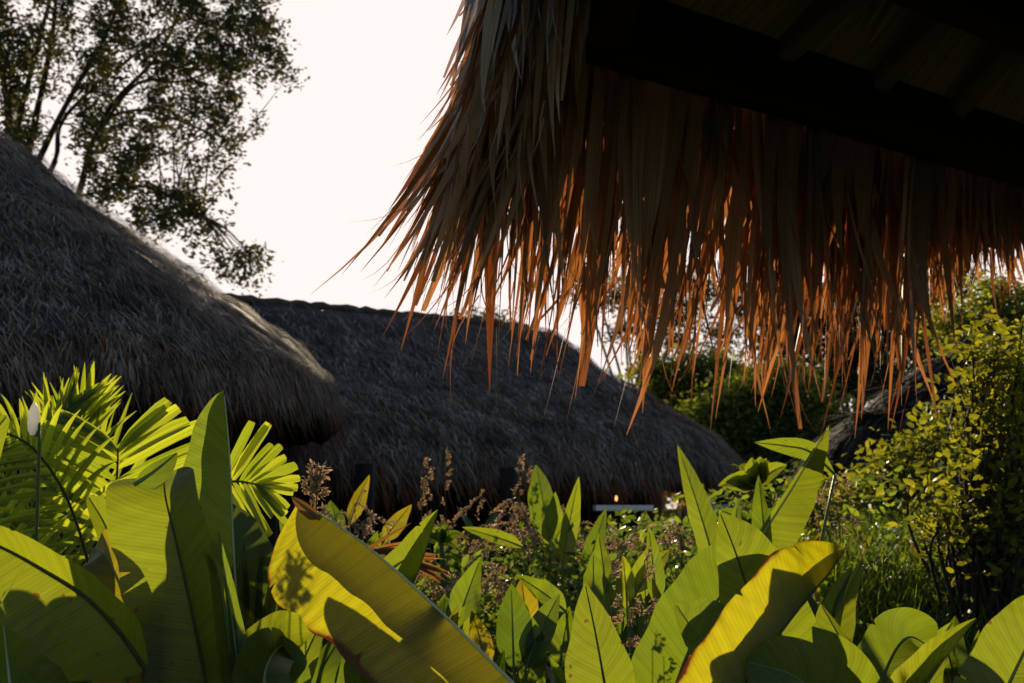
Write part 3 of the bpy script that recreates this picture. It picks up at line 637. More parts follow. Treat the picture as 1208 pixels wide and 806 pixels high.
def frond(plant_, pts, llen, n=22, wid=.028, m=G_PALM, ang=(62, 18), side=(1, 1), droop=.10, phi=0, start=.12, vary=.15, root=None, blunt=False, ribm=M_RIBD, lenprof=None):
    """pinnate palm leaf: leaflets off a rachis"""
    C = spline([at(*p) for p in pts], 60); camp = np.array((0, 0, CZ)); fr = MB()
    P = []; D = []; S = []; L = []; W = []
    for k in range(n):
        t = start + (1 - start) * k / (n - 1); i = min(int(t * 60), 59); c = C[i]
        T = C[min(i + 1, 60)] - C[max(i - 1, 0)]; T /= np.linalg.norm(T)
        V = camp - c; V /= np.linalg.norm(V); Sx = np.cross(T, V); Sx /= np.linalg.norm(Sx); Nn = np.cross(Sx, T)
        a = R(phi); Sx, Nn = Sx * math.cos(a) + Nn * math.sin(a), Nn * math.cos(a) - Sx * math.sin(a)
        for sgn in (1, -1):
            if not side[0 if sgn > 0 else 1]: continue
            an = R(ang[0] + (ang[1] - ang[0]) * t) + random.gauss(0, .05)
            d = T * math.cos(an) + Sx * sgn * math.sin(an) + Nn * random.uniform(-.05, .30)
            P.append(c); D.append(d); L.append(llen * (lenprof(t) if lenprof else (.55 + .45 * math.sin(math.pi * min(1, t * .9 + .1)))) * random.uniform(1 - vary, 1 + vary)); W.append(wid * random.uniform(.8, 1.2))
            S.append(np.cross(d, Nn) + Nn * random.gauss(.25, .3) * sgn)
    pf = (lambda t: np.clip(.25 + t * 3, 0, 1) * np.where(t > .93, .8, 1.0)) if blunt else (lambda t: np.clip(.25 + t * 5, 0, 1) * np.maximum(1 - t ** 3, .06))
    # each leaflet is two strips meeting in a shallow keel
    P = np.array(P); D = np.array(D); S = np.array(S); L = np.array(L); W = np.array(W); rn = rng.random(len(P))
    D = D / np.linalg.norm(D, axis=1, keepdims=True); S -= D * (S * D).sum(1, keepdims=True); S /= np.linalg.norm(S, axis=1, keepdims=True); N2 = np.cross(S, D)
    for q in (-1, 1):
        s2 = S + N2 * .45 * q; s2 /= np.linalg.norm(s2, axis=1, keepdims=True)
        seg = 6; tt = np.linspace(0, 1, seg + 1); pr = pf(tt); Vs = np.zeros((len(P), seg + 1, 2, 3)); Us = np.zeros((len(P), seg + 1, 2, 2))
        for i, t in enumerate(tt):
            c = P + D * (L * t)[:, None] + np.outer(droop * L * t * t, (0, 0, -1)); Vs[:, i, 0] = c; Vs[:, i, 1] = c + s2 * q * (W * pr[i] * .5)[:, None]
            Us[:, i, :, 0] = (L * t)[:, None]; Us[:, i, 0, 1] = .5; Us[:, i, 1, 1] = .5 + .5 * q
        base = ((np.arange(len(P)) * (seg + 1) * 2)[:, None] + (np.arange(seg) * 2)[None, :]).reshape(-1)
        fr.add(Vs.reshape(-1, 3), np.stack([base, base + 1, base + 3, base + 2], 1), Us.reshape(-1, 2), np.repeat(rn, (seg + 1) * 2))
    f = fr.build('frond', m, plant_)
    b = MB(); cc = [Vector(c) for c in C[::3]]; rr = [.006 * (1 - .7 * i / len(cc)) for i in range(len(cc))]
    o = origin(plant_); rt = Vector(root) if root else Vector((o.x, o.y, o.z)); st = spline([rt, rt.lerp(cc[0], .5) + Vector((0, 0, .05)), cc[0]], 6)[:-1]
    b.tube([Vector(q) for q in st] + cc, [.009] * len(st) + rr, 6); b.build('rachis', ribm, f)
    return f
PA = plant('palm_plant', 70, 4.75, 'feathery yellow green palm behind the banana leaves at left', 'palm', 'palm plants')
frond(PA, [(150, 760, 4.56), (133, 640, 4.49), (136, 590, 4.46), (139, 545, 4.42), (139, 530, 4.42)], 0.354, n=11, wid=0.044, ang=(66, 48), start=.25, blunt=True)
frond(PA, [(110, 800, 4.76), (80, 680, 4.90), (72, 600, 4.96), (85, 530, 5.00), (105, 475, 5.03)], 0.326, n=24, wid=0.026, ang=(50, 14), start=.2)
frond(PA, [(90, 800, 4.76), (50, 680, 4.76), (40, 600, 4.83), (58, 520, 4.90), (82, 478, 4.96)], 0.299, n=22, wid=0.023, ang=(45, 14), start=.2)
frond(PA, [(120, 760, 4.49), (108, 680, 4.35), (80, 590, 4.22), (40, 530, 4.15), (0, 510, 4.08), (-40, 512, 4.08)], 0.272, n=26, wid=0.021, ang=(70, 30), start=.15, droop=.3)
frond(PA, [(60, 800, 4.62), (20, 700, 4.49), (-10, 600, 4.35), (-30, 540, 4.35)], 0.354, n=22, wid=0.021, ang=(60, 25), start=.15, droop=.25)
frond(PA, [(150, 780, 4.90), (150, 680, 5.03), (128, 590, 5.10), (100, 530, 5.17), (60, 500, 5.24)], 0.354, n=24, wid=0.023, ang=(60, 20), start=.2)
frond(PA, [(110, 800, 5.03), (60, 700, 5.17), (30, 640, 5.17), (10, 600, 5.17)], 0.340, n=20, wid=0.023, ang=(60, 20), start=.2)
PB = plant('palm_plant', 235, 4.3, 'single fan of bright yellow palm leaflets right of the tall furled leaf', 'palm', 'palm plants')
frond(PB, [(210, 700, 4.35), (225, 610, 4.29), (250, 574, 4.22), (275, 568, 4.20), (296, 570, 4.17), (306, 573, 4.16)], 0.218, n=10, wid=0.029, ang=(112, 12), start=.50, blunt=True, droop=.05, vary=.08)
b = plant('flower_bud', 40, 2.95, 'white closed flower bud above the left palm fronds', 'flower')
q = at(40, 492, 2.95); bb = MB(); bb.tube([q + Vector((0, 0, z)) for z in (-.038, -.028, -.01, .010, .022, .030)], [.006, .011, .013, .011, .007, .002], 8); bb.build('bud', M_WHITE, b)
bb = MB(); bb.tube(spline([b.location, at(44, 600, 2.95), at(41, 512, 2.95)], 10), .0035, 6); bb.build('stem', M_STEM, b)

# --- centre foreground
C1 = plant('banana_plant', 560, 2.7, 'banana plant with one huge yellow leaf slanting up left', 'plant', GB)
leaf(C1, [(720, 930, 2.5), (650, 850, 2.52), (600, 801, 2.55), (520, 722, 2.6), (440, 650, 2.66), (385, 611, 2.7), (352, 592, 2.74)], 112, 50, G_BANB, phi=0, fl=4, fr=-158, prof='blunt', rib=M_RIBP, ribr=.0042, wav=.03, tears=((-1, .86, .12), (-1, .55, .10)), label='huge yellow slanting leaf with brown edge')
P_C2 = plant('banana_plant', 470, 3.2, 'plant with one pointed lime green leaf behind the huge yellow leaf', 'plant', GB)
leaf(C1, [(700, 930, 2.85), (610, 820, 2.85), (530, 745, 2.9), (450, 680, 2.95), (395, 640, 3.0)], 52, 6, G_SHADE, fl=6, fr=10, prof='banana')  # added behind the huge leaf, out of sight, to shade its right half
leaf(C1, [(378, 612, 2.70), (362, 600, 2.69), (344, 586, 2.70)], 10, 10, M_DRYLEAF, fl=30, fr=60, prof='canna', root=tuple(at(380, 614, 2.70)), label='burnt red brown curled tip')
leaf(P_C2, [(430, 900, 3.2), (455, 790, 3.2), (480, 710, 3.2), (500, 655, 3.2), (517, 601, 3.2)], 50, 34, G_BAN, phi=0, fl=4, fr=140, prof='canna', ribr=.0042, rn=.2)
leaf(P_C2, [(420, 900, 3.1), (430, 830, 3.1), (425, 780, 3.1), (415, 745, 3.15)], 36, 30, G_CAN, fl=20, fr=20, prof='canna')
leaf(P_C2, [(330, 900, 3.0), (345, 820, 3.0), (362, 770, 3.0), (385, 722, 3.05)], 22, 22, G_BAN, fl=10, fr=40, prof='canna', ribr=.004)
leaf(P_C2, [(360, 900, 3.0), (365, 840, 3.0), (380, 790, 3.0), (408, 742, 3.1)], 20, 24, G_CAN, fl=20, fr=20, prof='canna')
P_C3 = plant('heliconia_plant', 310, 3.3, 'young plant of narrow upright leaves with brown tips beside the furled leaf', 'plant', GB)
for (a, t_, w_) in ((292, (287, 640), 9), (300, (311, 640), 10), (312, (335, 627), 12), (325, (352, 645), 10), (330, (372, 700), 12), (320, (300, 705), 10)):
    leaf(P_C3, [(a + 15, 860, 3.3), (a, 780, 3.3), ((a + t_[0]) / 2, (740 + t_[1]) / 2, 3.3), (*t_, 3.3)], w_, w_, G_CANY, fl=30, fr=30, prof='spear', ribr=.0042, nr=24)
P_C3b = plant('banana_plant', 320, 2.7, 'low rounded banana leaves at the bottom edge left of the huge yellow leaf', 'plant', GB)
leaf(P_C3b, [(300, 900, 2.7), (300, 830, 2.7), (310, 780, 2.72), (335, 757, 2.8), (352, 765, 2.9)], 40, 30, G_BAN, fl=25, fr=20)
leaf(P_C3b, [(350, 900, 2.7), (345, 830, 2.7), (338, 790, 2.72), (318, 768, 2.8), (292, 760, 2.9)], 26, 26, G_CAN, fl=25, fr=20)
leaf(P_C3b, [(250, 900, 2.9), (220, 830, 2.9), (180, 800, 2.9), (120, 775, 2.9), (60, 770, 2.9)], 26, 26, G_BANG, fl=25, fr=20, rib=M_RIBP)
P_D = plant('palm_plant', 400, 3.5, 'dried palm frond of stiff brown leaflets pointing right behind the yellow leaf', 'palm', 'palm plants')
frond(P_D, [(380, 800, 3.5), (390, 700, 3.5), (420, 655, 3.5), (455, 652, 3.5), (490, 664, 3.5)], .16, n=11, wid=.012, m=M_DRYLEAF, ang=(16, 4), start=.55, droop=.06)

# --- right foreground
P_R1 = plant('banana_plant', 712, 2.8, 'single spear shaped bright green leaf standing at the bottom centre', 'plant', GB)
leaf(P_R1, [(735, 930, 2.8), (722, 860, 2.8), (712, 800, 2.8), (702, 745, 2.82), (690, 688, 2.85)], 44, 36, G_BAN, fl=6, fr=16, prof='canna', rib=M_RIBD, ribr=.0042, rn=.3)
P_R2 = plant('banana_plant', 840, 2.9, 'dense banana clump with torn and folded leaves right of the spear leaf', 'plant', GB)
leaf(P_R2, [(770, 930, 3.0), (785, 850, 3.0), (812, 770, 3.0), (845, 710, 3.02), (880, 672, 3.05), (915, 650, 3.1)], 56, 52, G_BANG, fl=8, fr=20, prof='banana', rn=.2)
leaf(P_R2, [(930, 860, 2.9), (905, 770, 2.9), (885, 705, 2.92), (867, 650, 2.92), (849, 604, 2.95)], 34, 62, G_BAN, fl=12, fr=10, prof='canna', rib=M_RIBD, ribr=.0042, label='pointed upright leaf at the top of the clump', rn=.2)
leaf(P_R2, [(900, 900, 2.8), (862, 830, 2.8), (830, 765, 2.8), (797, 712, 2.82)], 22, 62, G_BANG, fl=35, fr=14, prof='banana', ribr=.0042, tears=((1, .9, .4),))
leaf(P_R2, [(960, 900, 2.6), (935, 840, 2.6), (910, 770, 2.62), (876, 711, 2.65)], 62, 26, G_BANB, fl=6, fr=30, prof='banana', ribr=.0042)
P_R6 = plant('banana_plant', 930, 2.7, 'banana plant with a large leaf slanting up right to a torn reddish tip', 'plant', GB)
leaf(P_R6, [(800, 930, 2.5), (850, 850, 2.5), (900, 775, 2.52), (945, 715, 2.55), (975, 680, 2.6), (998, 648, 2.65)], 66, 44, G_BANB, fl=8, fr=-156, prof='banana', ribr=.0042, tears=((-1, .80, .35),), rib=M_RIBD, label='large leaf with torn red brown tip')
leaf(P_R6, [(1060, 900, 3.0), (1035, 840, 3.0), (1003, 775, 3.0), (968, 712, 3.05)], 66, 16, G_BAN, fl=8, fr=40, prof='canna', ribr=.004, rn=.3)
leaf(P_R6, [(1020, 920, 2.7), (1010, 850, 2.7), (988, 785, 2.7), (958, 739, 2.72)], 30, 40, G_BANG, fl=16, fr=14, prof='canna', ribr=.0042)
leaf(P_R6, [(1010, 900, 2.45), (985, 850, 2.45), (940, 800, 2.45), (880, 780, 2.5)], 50, 50, G_BANG, fl=10, fr=14, prof='banana', ribr=.004)
leaf(P_R6, [(900, 930, 3.4), (915, 850, 3.4), (930, 770, 3.4), (935, 690, 3.42)], 70, 56, G_SHADE, fl=14, fr=14, prof='banana')  # added hidden leaf that throws shade on this plant's front leaves
leaf(P_R2, [(860, 930, 3.3), (855, 850, 3.3), (850, 780, 3.3), (840, 720, 3.32)], 50, 56, G_SHADE, fl=14, fr=14, prof='banana')  # hidden leaf added behind the clump to block sun from it
P_R9 = plant('banana_plant', 1090, 2.9, 'low banana plant of three arched leaves near the bottom right', 'plant', GB)
leaf(P_R9, [(1020, 930, 2.9), (1030, 850, 2.9), (1045, 790, 2.92), (1070, 752, 2.98), (1100, 765, 3.1)], 40, 44, G_BANG, fl=14, fr=24, prof='banana', ribr=.004)
leaf(P_R9, [(1040, 930, 2.7), (1070, 850, 2.7), (1105, 790, 2.7), (1152, 729, 2.75)], 36, 40, G_BAN, fl=10, fr=120, prof='canna', ribr=.004)
leaf(P_R9, [(1070, 900, 3.2), (1060, 800, 3.2), (1045, 760, 3.2), (1022, 735, 3.2)], 14, 16, G_CAN, fl=20, fr=20, prof='canna')
leaf(P_R9, [(1090, 900, 3.2), (1095, 800, 3.2), (1108, 760, 3.2), (1124, 733, 3.2)], 14, 16, G_BAN, fl=20, fr=20, prof='canna')
P_R11 = plant('banana_plant', 1215, 2.7, 'broad spotted banana leaf cut by the bottom right corner', 'plant', GB)
leaf(P_R11, [(1150, 930, 2.7), (1172, 850, 2.7), (1205, 775, 2.72), (1245, 700, 2.75)], 52, 56, G_BAN, fl=12, fr=12, prof='banana', tears=((-1, .45, .3),), rn=.3)
P_R12 = plant('banana_plant', 985, 4.2, 'slim plant with two narrow leaves in a V in front of the grass', 'plant', GB)
leaf(P_R12, [(995, 860, 4.2), (988, 770, 4.2), (996, 710, 4.2), (1018, 658, 4.2)], 12, 22, G_BAN, fl=20, fr=40, prof='canna', ribr=.004)
leaf(P_R12, [(985, 860, 4.2), (980, 770, 4.2), (986, 710, 4.2), (1006, 668, 4.2)], 16, 12, G_BANG, fl=20, fr=40, prof='canna', ribr=.004)

# --- mid distance leaves read from the photograph
GM = 'broad leaved plants in the middle distance'
def mid(label, px, d, L, m=G_CAN, name='canna_plant'):
    p = plant(name, px, d, label, 'plant', GM); q = p.location; base_px = px
    for (tx, ty, bx, by, wl, wr, mm) in L:
        leaf(p, [(bx, by, d), ((bx * 2 + tx) / 3 + (bx - tx) * .06, (by * 2 + ty) / 3, d), ((bx + 2 * tx) / 3 + (bx - tx) * .05, (by + 2 * ty) / 3, d + .02), (tx, ty, d + random.uniform(-.1, .1))], wl, wr, mm or m, phi=random.uniform(-25, 25), fl=random.uniform(8, 30), fr=random.uniform(8, 30), prof='canna', ribr=.004, nr=24)
    return p
mid('tall plant with dark folded leaf standing right of the hut post', 840, 4.6, [(799, 525, 852, 705, 14, 20, G_BANG), (870, 590, 862, 700, 12, 14, None)])
pm2 = mid('plant with a stiff pale ribbed leaf leaning right below the fringe', 905, 4.8, [(895, 560, 905, 680, 14, 12, None)])
leaf(pm2, [(880, 680, 4.8), (897, 636, 4.8), (935, 575, 4.8), (978, 502, 4.85)], 8, 38, G_BAN, phi=10, fl=60, fr=10, prof='canna', rib=M_RIBP, ribr=.006)
leaf(pm2, [(985, 560, 5.0), (955, 533, 5.0), (925, 526, 5.0), (890, 522, 5.0)], 12, 12, G_BANG, fl=14, fr=20, prof='canna')
mid('plant with an upright blunt leaf and a dark leaf under the long hut thatch', 645, 6.2, [(632, 548, 648, 640, 18, 18, None), (655, 580, 650, 665, 14, 14, G_BANG)])
mid('plant with one narrow lime leaf standing between the seed heads', 668, 5.8, [(683, 562, 663, 672, 11, 12, G_BAN), (715, 600, 690, 690, 12, 12, None)])
mid('leaning lime leaf lying almost flat left of the seed heads', 612, 5.8, [(545, 622, 618, 646, 8, 9, G_BAN)])
mid('two spade shaped leaves in the shade left of centre', 420, 6.0, [(436, 560, 412, 620, 11, 10, G_CANY), (486, 595, 452, 640, 10, 12, G_CANY), (390, 590, 400, 630, 14, 14, None)])
mid('dark blue green leaf with a lit upper corner behind the yellow leaf', 545, 4.6, [(568, 656, 535, 755, 18, 22, G_BANG), (525, 700, 520, 770, 16, 14, None)])
mid('speckled pale leaf with a broad dark twin above the bottom centre', 610, 4.2, [(603, 688, 606, 790, 22, 24, G_CAN), (640, 745, 618, 812, 12, 18, G_CAN), (660, 700, 620, 790, 18, 20, G_BANG)])
mid('yellow leaf standing behind the speckled leaf', 620, 4.6, [(615, 683, 622, 745, 18, 16, G_CANY), (556, 720, 575, 790, 14, 14, G_CANY)])
mid('leaves arching left and right in front of the seed heads', 690, 4.6, [(608, 678, 668, 722, 12, 14, G_BANG), (672, 715, 660, 790, 16, 16, None), (640, 780, 625, 830, 12, 12, G_BAN), (700, 650, 700, 720, 14, 14, G_CAN)])
mid('clump of short lit leaves right of the seed heads', 750, 4.8, [(772, 640, 745, 720, 14, 14, G_BAN), (735, 655, 740, 720, 12, 12, G_BAN), (790, 648, 750, 700, 12, 12, G_BAN), (715, 680, 728, 760, 14, 14, None), (750, 690, 745, 780, 16, 16, None), (706, 628, 715, 700, 12, 12, G_BANG)])
mid('clump of dark leaves left of the long arching leaf', 770, 4.4, [(790, 700, 770, 790, 14, 14, None), (740, 735, 745, 800, 12, 14, None), (765, 620, 775, 720, 10, 12, G_BANG)])
mid('broad dark leaves with one lit edge at the right side above the corner', 1180, 6.4, [(1130, 665, 1175, 760, 20, 20, G_BANG), (1200, 655, 1190, 750, 16, 18, None), (1240, 640, 1200, 750, 18, 18, None), (1160, 690, 1180, 780, 18, 18, G_BANG), (1165, 640, 1180, 740, 12, 12, G_BAN)])
# rosette plants (frangipani like)
def rosette(label, px, py, d, n, size, m=G_BAN):
    p = plant('frangipani_plant', px, d, label, 'plant', GM); q = at(px, py, d); b = MB(); b.tube(spline([p.location, p.location.lerp(q, .5) + Vector((.03, 0, 0)), q], 8), [.02 - .001 * i for i in range(9)], 6); b.build('stem', M_STEM, p)
    for k in range(n):
        a = random.uniform(-.5, 3.64); l = size * random.uniform(.7, 1.1); tx = px + math.cos(a) * l; ty = py - math.sin(a) * l * .8; dd = d + random.uniform(-.2, .2)
        leaf(p, [(px, py, d), ((px + tx) / 2, (py + ty) / 2 - 5, (d + dd) / 2), (tx, ty, dd)], size * .22, size * .22, m, phi=random.uniform(-30, 30), fl=20, fr=20, prof='canna', ribr=.0042, nr=16, root=tuple(q))
rosette('leafy rosette of pointed green leaves at the right end of the long hut', 892, 575, 6.2, 10, 48)
rosette('second leafy rosette lower down below the first one', 878, 625, 5.8, 8, 40, G_CAN)
rosette('shaded leaf rosette on the ground left of the seed heads', 520, 640, 6.2, 8, 30, G_CAN)

# --- random filler clumps between
GF = 'low leafy clumps filling the garden'
fill = [(455, 690, 4.8, 'low clump under the dried palm leaflets'), (500, 735, 4.0, 'low clump between the lime leaf and the blue green leaf'), (575, 780, 3.9, 'low clump at the bottom edge beside the huge leaf end'),
        (640, 640, 7.0, 'low clump in front of the long hut wall'), (800, 660, 5.4, 'low clump beneath the hut post'), (725, 770, 3.9, 'low clump right behind the spear leaf'), (940, 620, 6.0, 'low clump under the stiff ribbed leaf'),
        (960, 680, 5.2, 'low clump left of the V shaped plant'), (1140, 735, 4.4, 'low clump above the arched banana leaves'), (1105, 690, 7.4, 'low clump in the middle of the grass'), (405, 640, 5.2, 'low clump above the tip of the huge yellow leaf'),
        (370, 625, 6.4, 'low clump in the shade beneath the round hut'), (300, 640, 5.0, 'low clump behind the brown tipped leaves'), (250, 700, 4.2, 'low clump behind the broad folded leaf'), (560, 610, 8.0, 'low clump in the shade of the long thatch'),
        (1190, 620, 6.0, 'low clump under the shrub at the right edge'), (60, 740, 3.6, 'low clump in the gap behind the left banana leaves'), (120, 700, 3.4, 'low clump showing through the gap by the arching leaf'), (840, 700, 4.4, 'low clump hidden behind the banana clump'), (1020, 640, 7.0, 'low clump between the shrub and the small hut')]
for px, py, d, lb in fill:
    p = plant('leafy_clump', px, d, lb, 'plant', GF); n = 7
    for k in range(n):
        tx = px + random.uniform(-75, 75) * 4.5 / d; ty = py + random.uniform(-28, 45) * 4.5 / d; bx = px + (tx - px) * .3; by = ty + random.uniform(70, 120) * 4.5 / d
        wd = random.uniform(9, 17) * 4.5 / d
        leaf(p, [(bx, by, d), ((bx + tx) / 2 + random.uniform(-6, 6), (by + ty) / 2, d + random.uniform(-.1, .1)), (tx, ty, d + random.uniform(-.2, .2))], wd, wd, random.choice((G_CAN, G_CAN, G_BAN, G_BANG, G_CANY)), phi=random.uniform(-50, 50), fl=random.uniform(10, 40), fr=random.uniform(10, 40), prof='canna', ribr=.0042, nr=14)

# --- seed head grasses
def seed_grass(label, spots, d, name='ornamental_grass', upright=False, group='grasses with seed heads'):
    cx = sum(s[0] for s in spots) / len(spots); p = plant(name, cx, d, label, 'grass plant', group); o = p.location
    st = MB(); sd_ = MB()
    for px, py, ln in spots:
        tip = at(px, py, d + random.uniform(-.3, .3)); b0 = Vector((o.x + random.uniform(-.1, .1), o.y + random.uniform(-.1, .1), o.z)); 
        side = 1 if upright else random.choice((-1, 1)); C = spline([b0, b0.lerp(tip, .6) + Vector((-.04 * side, 0, .05)), tip, tip + Vector((side * ln * .5, random.uniform(-.05, .05), -ln * .25))] if not upright else [b0, b0.lerp(tip, .5), tip - Vector((0, 0, ln)), tip], 24)
        st.tube([Vector(c) for c in C], [.0035 - .0001 * i for i in range(25)], 4)
        P = []; D = []
        for k in range(9 if not upright else 12):
            i = random.randint(14, 24); c = Vector(C[i]); u_ = Vector(rng.normal(0, 1, 3)).normalized(); l_ = random.uniform(.03, .09) if not upright else .02
            u_ = (u_ + Vector((.5 * side, 0, .2 if upright else -.5))).normalized(); Q = spline([c, c + u_ * l_ * .6, c + u_ * l_ + Vector((0, 0, -.3 * l_ if not upright else l_))], 6)
            sd_.tube([Vector(z) for z in Q], .0012, 4)
            for z in Q[1:]:
                for _ in range(3): P.append(z + rng.normal(0, .0035, 3)); D.append(np.array(u_) + rng.normal(0, .5, 3))
        n = len(P); sd_.ribbons(P, D, rng.normal(size=(n, 3)), rng.uniform(.008, .016, n), rng.uniform(.004, .007, n), seg=2, prof=lambda t: np.array([.5, 1, .3]))
    st.build('stems', M_STEM, p); sd_.build('seed_heads', M_SEED, p)
    bl = MB(); n = 60; a = rng.uniform(0, 6.28, n); P = np.stack([o.x + .08 * np.cos(a), o.y + .08 * np.sin(a), np.full(n, o.z)], 1); D = np.stack([np.cos(a) * .5, np.sin(a) * .5, np.full(n, 1.)], 1)
    bl.ribbons(P, D, np.stack([-np.sin(a), np.cos(a), 0 * a], 1), rng.uniform(.4, .8, n), .008, seg=6, sag=.35); bl.build('blades', G_GRASS, p)
def cloud(cx, cy, sx, sy, n): return [(cx + random.gauss(0, sx), cy + random.gauss(0, sy), random.uniform(.10, .22)) for _ in range(max(5, int(n * .6)))]
seed_grass('pinkish brown seed heads around the narrow lime leaf', cloud(650, 625, 26, 18, 20), 6.4)
seed_grass('pinkish brown seed heads right beneath the pale table', cloud(730, 636, 28, 12, 20), 6.4)
seed_grass('arching seed heads left of the dark folded leaf', cloud(790, 630, 22, 10, 12), 6.2)
seed_grass('dim seed heads over the flat lying lime leaf', cloud(585, 625, 26, 16, 16), 6.8)
seed_grass('seed heads in front of the blue green leaf', cloud(560, 680, 30, 18, 12), 5.2)
seed_grass('fluffy seed head grass under the stiff ribbed leaf', cloud(975, 598, 20, 14, 12), 6.6)
seed_grass('drooping seed heads over the grass at the right', cloud(1135, 650, 34, 12, 12), 7.0)
seed_grass('fine pale seed heads beside the brown tipped leaves', cloud(300, 680, 16, 26, 16), 3.9)
seed_grass('small pale seed heads above the huge yellow leaf', cloud(405, 612, 18, 8, 9), 5.6)
seed_grass('pair of tall upright spikes against the long thatch', [(505, 530, .35), (526, 540, .3), (498, 570, .2)], 6.6, upright=True)
seed_grass('single tall spike left of the upright blunt leaf', [(612, 540, .25), (605, 580, .2), (622, 560, .3)], 6.8, upright=True)
seed_grass('thin dark flower spikes right of the spear leaf', [(722, 678, .3), (760, 660, .35), (742, 700, .3)], 3.6, upright=True)
seed_grass('thin bare sprig above the brown tip of the yellow leaf', [(374, 565, .08), (366, 575, .06)], 3.6, upright=True)

# ------------------------------------------------------------------ shrubs and trees
def shrub(name, base, targets, nleaf, size, spread, label, cat, m=G_SHRUB, group=None, r0=.009, seed=1):
    rr = random.Random(seed); p = empty(name, tuple(base), label, cat, group); st = MB(); fo = MB(); P = []
    hubs = [Vector(base) + Vector((rr.uniform(-.1, .1), rr.uniform(-.1, .1), .0)) for _ in range(8)]
    for tg in targets:
        b0 = rr.choice(hubs); md = b0.lerp(tg, .5) + Vector((rr.uniform(-.1, .1), rr.uniform(-.1, .1), .12)); C = spline([b0, md, tg], 12)
        st.tube([Vector(c) for c in C], [r0 * (1 - i / 13) + .0015 for i in range(13)], 4)
        for k in range(nleaf):
            i = rr.choice((9, 10, 11, 12, 12, 12)); c = np.array(C[i]); P.append(c + rng.normal(0, 1, 3) * spread)
    st.build('stems', M_BARK, p); fo.leaves(P, size, aspect=.55); fo.build('foliage', m, p); return p
def pxcloud(polys, n, d, dd):
    o = []
    for k in range(n):
        cx, cy, sx, sy = random.choice(polys); q = at(random.gauss(cx, sx), random.gauss(cy, sy), d + random.uniform(-dd, dd)); o.append(q)
    return o
q = at(1150, 600, 6.0); bs = gpt(q.x, q.y)
shrub('leafy_shrub', bs, pxcloud([(1195, 440, 22, 28), (1172, 500, 20, 26), (1190, 590, 30, 30), (1130, 600, 28, 20), (1215, 520, 26, 40), (1160, 420, 14, 14), (1175, 630, 30, 16)], 210, 6.0, .5), 19, .05, .06, 'tall leafy shrub with small yellow green leaves at the right edge', 'shrub', group='small leaved shrubs')
q = at(1075, 600, 8.6); bs = gpt(q.x, q.y)
shrub('leafy_shrub', bs, pxcloud([(1050, 540, 20, 12), (1070, 570, 26, 16), (1020, 600, 22, 18), (1060, 630, 40, 18), (1110, 505, 12, 18), (1095, 590, 20, 26)], 130, 8.6, .45), 18, .062, .07, 'looser shrub with thin twigs in front of the small dark hut', 'shrub', group='small leaved shrubs', seed=2)
q = at(1010, 600, 9.3); bs = gpt(q.x, q.y)
shrub('leafy_shrub', bs, pxcloud([(1000, 610, 20, 10), (1040, 622, 20, 8), (955, 600, 14, 14)], 70, 9.3, .4), 20, .062, .08, 'low shrub between the ribbed leaf and the grass', 'shrub', group='small leaved shrubs', seed=3)

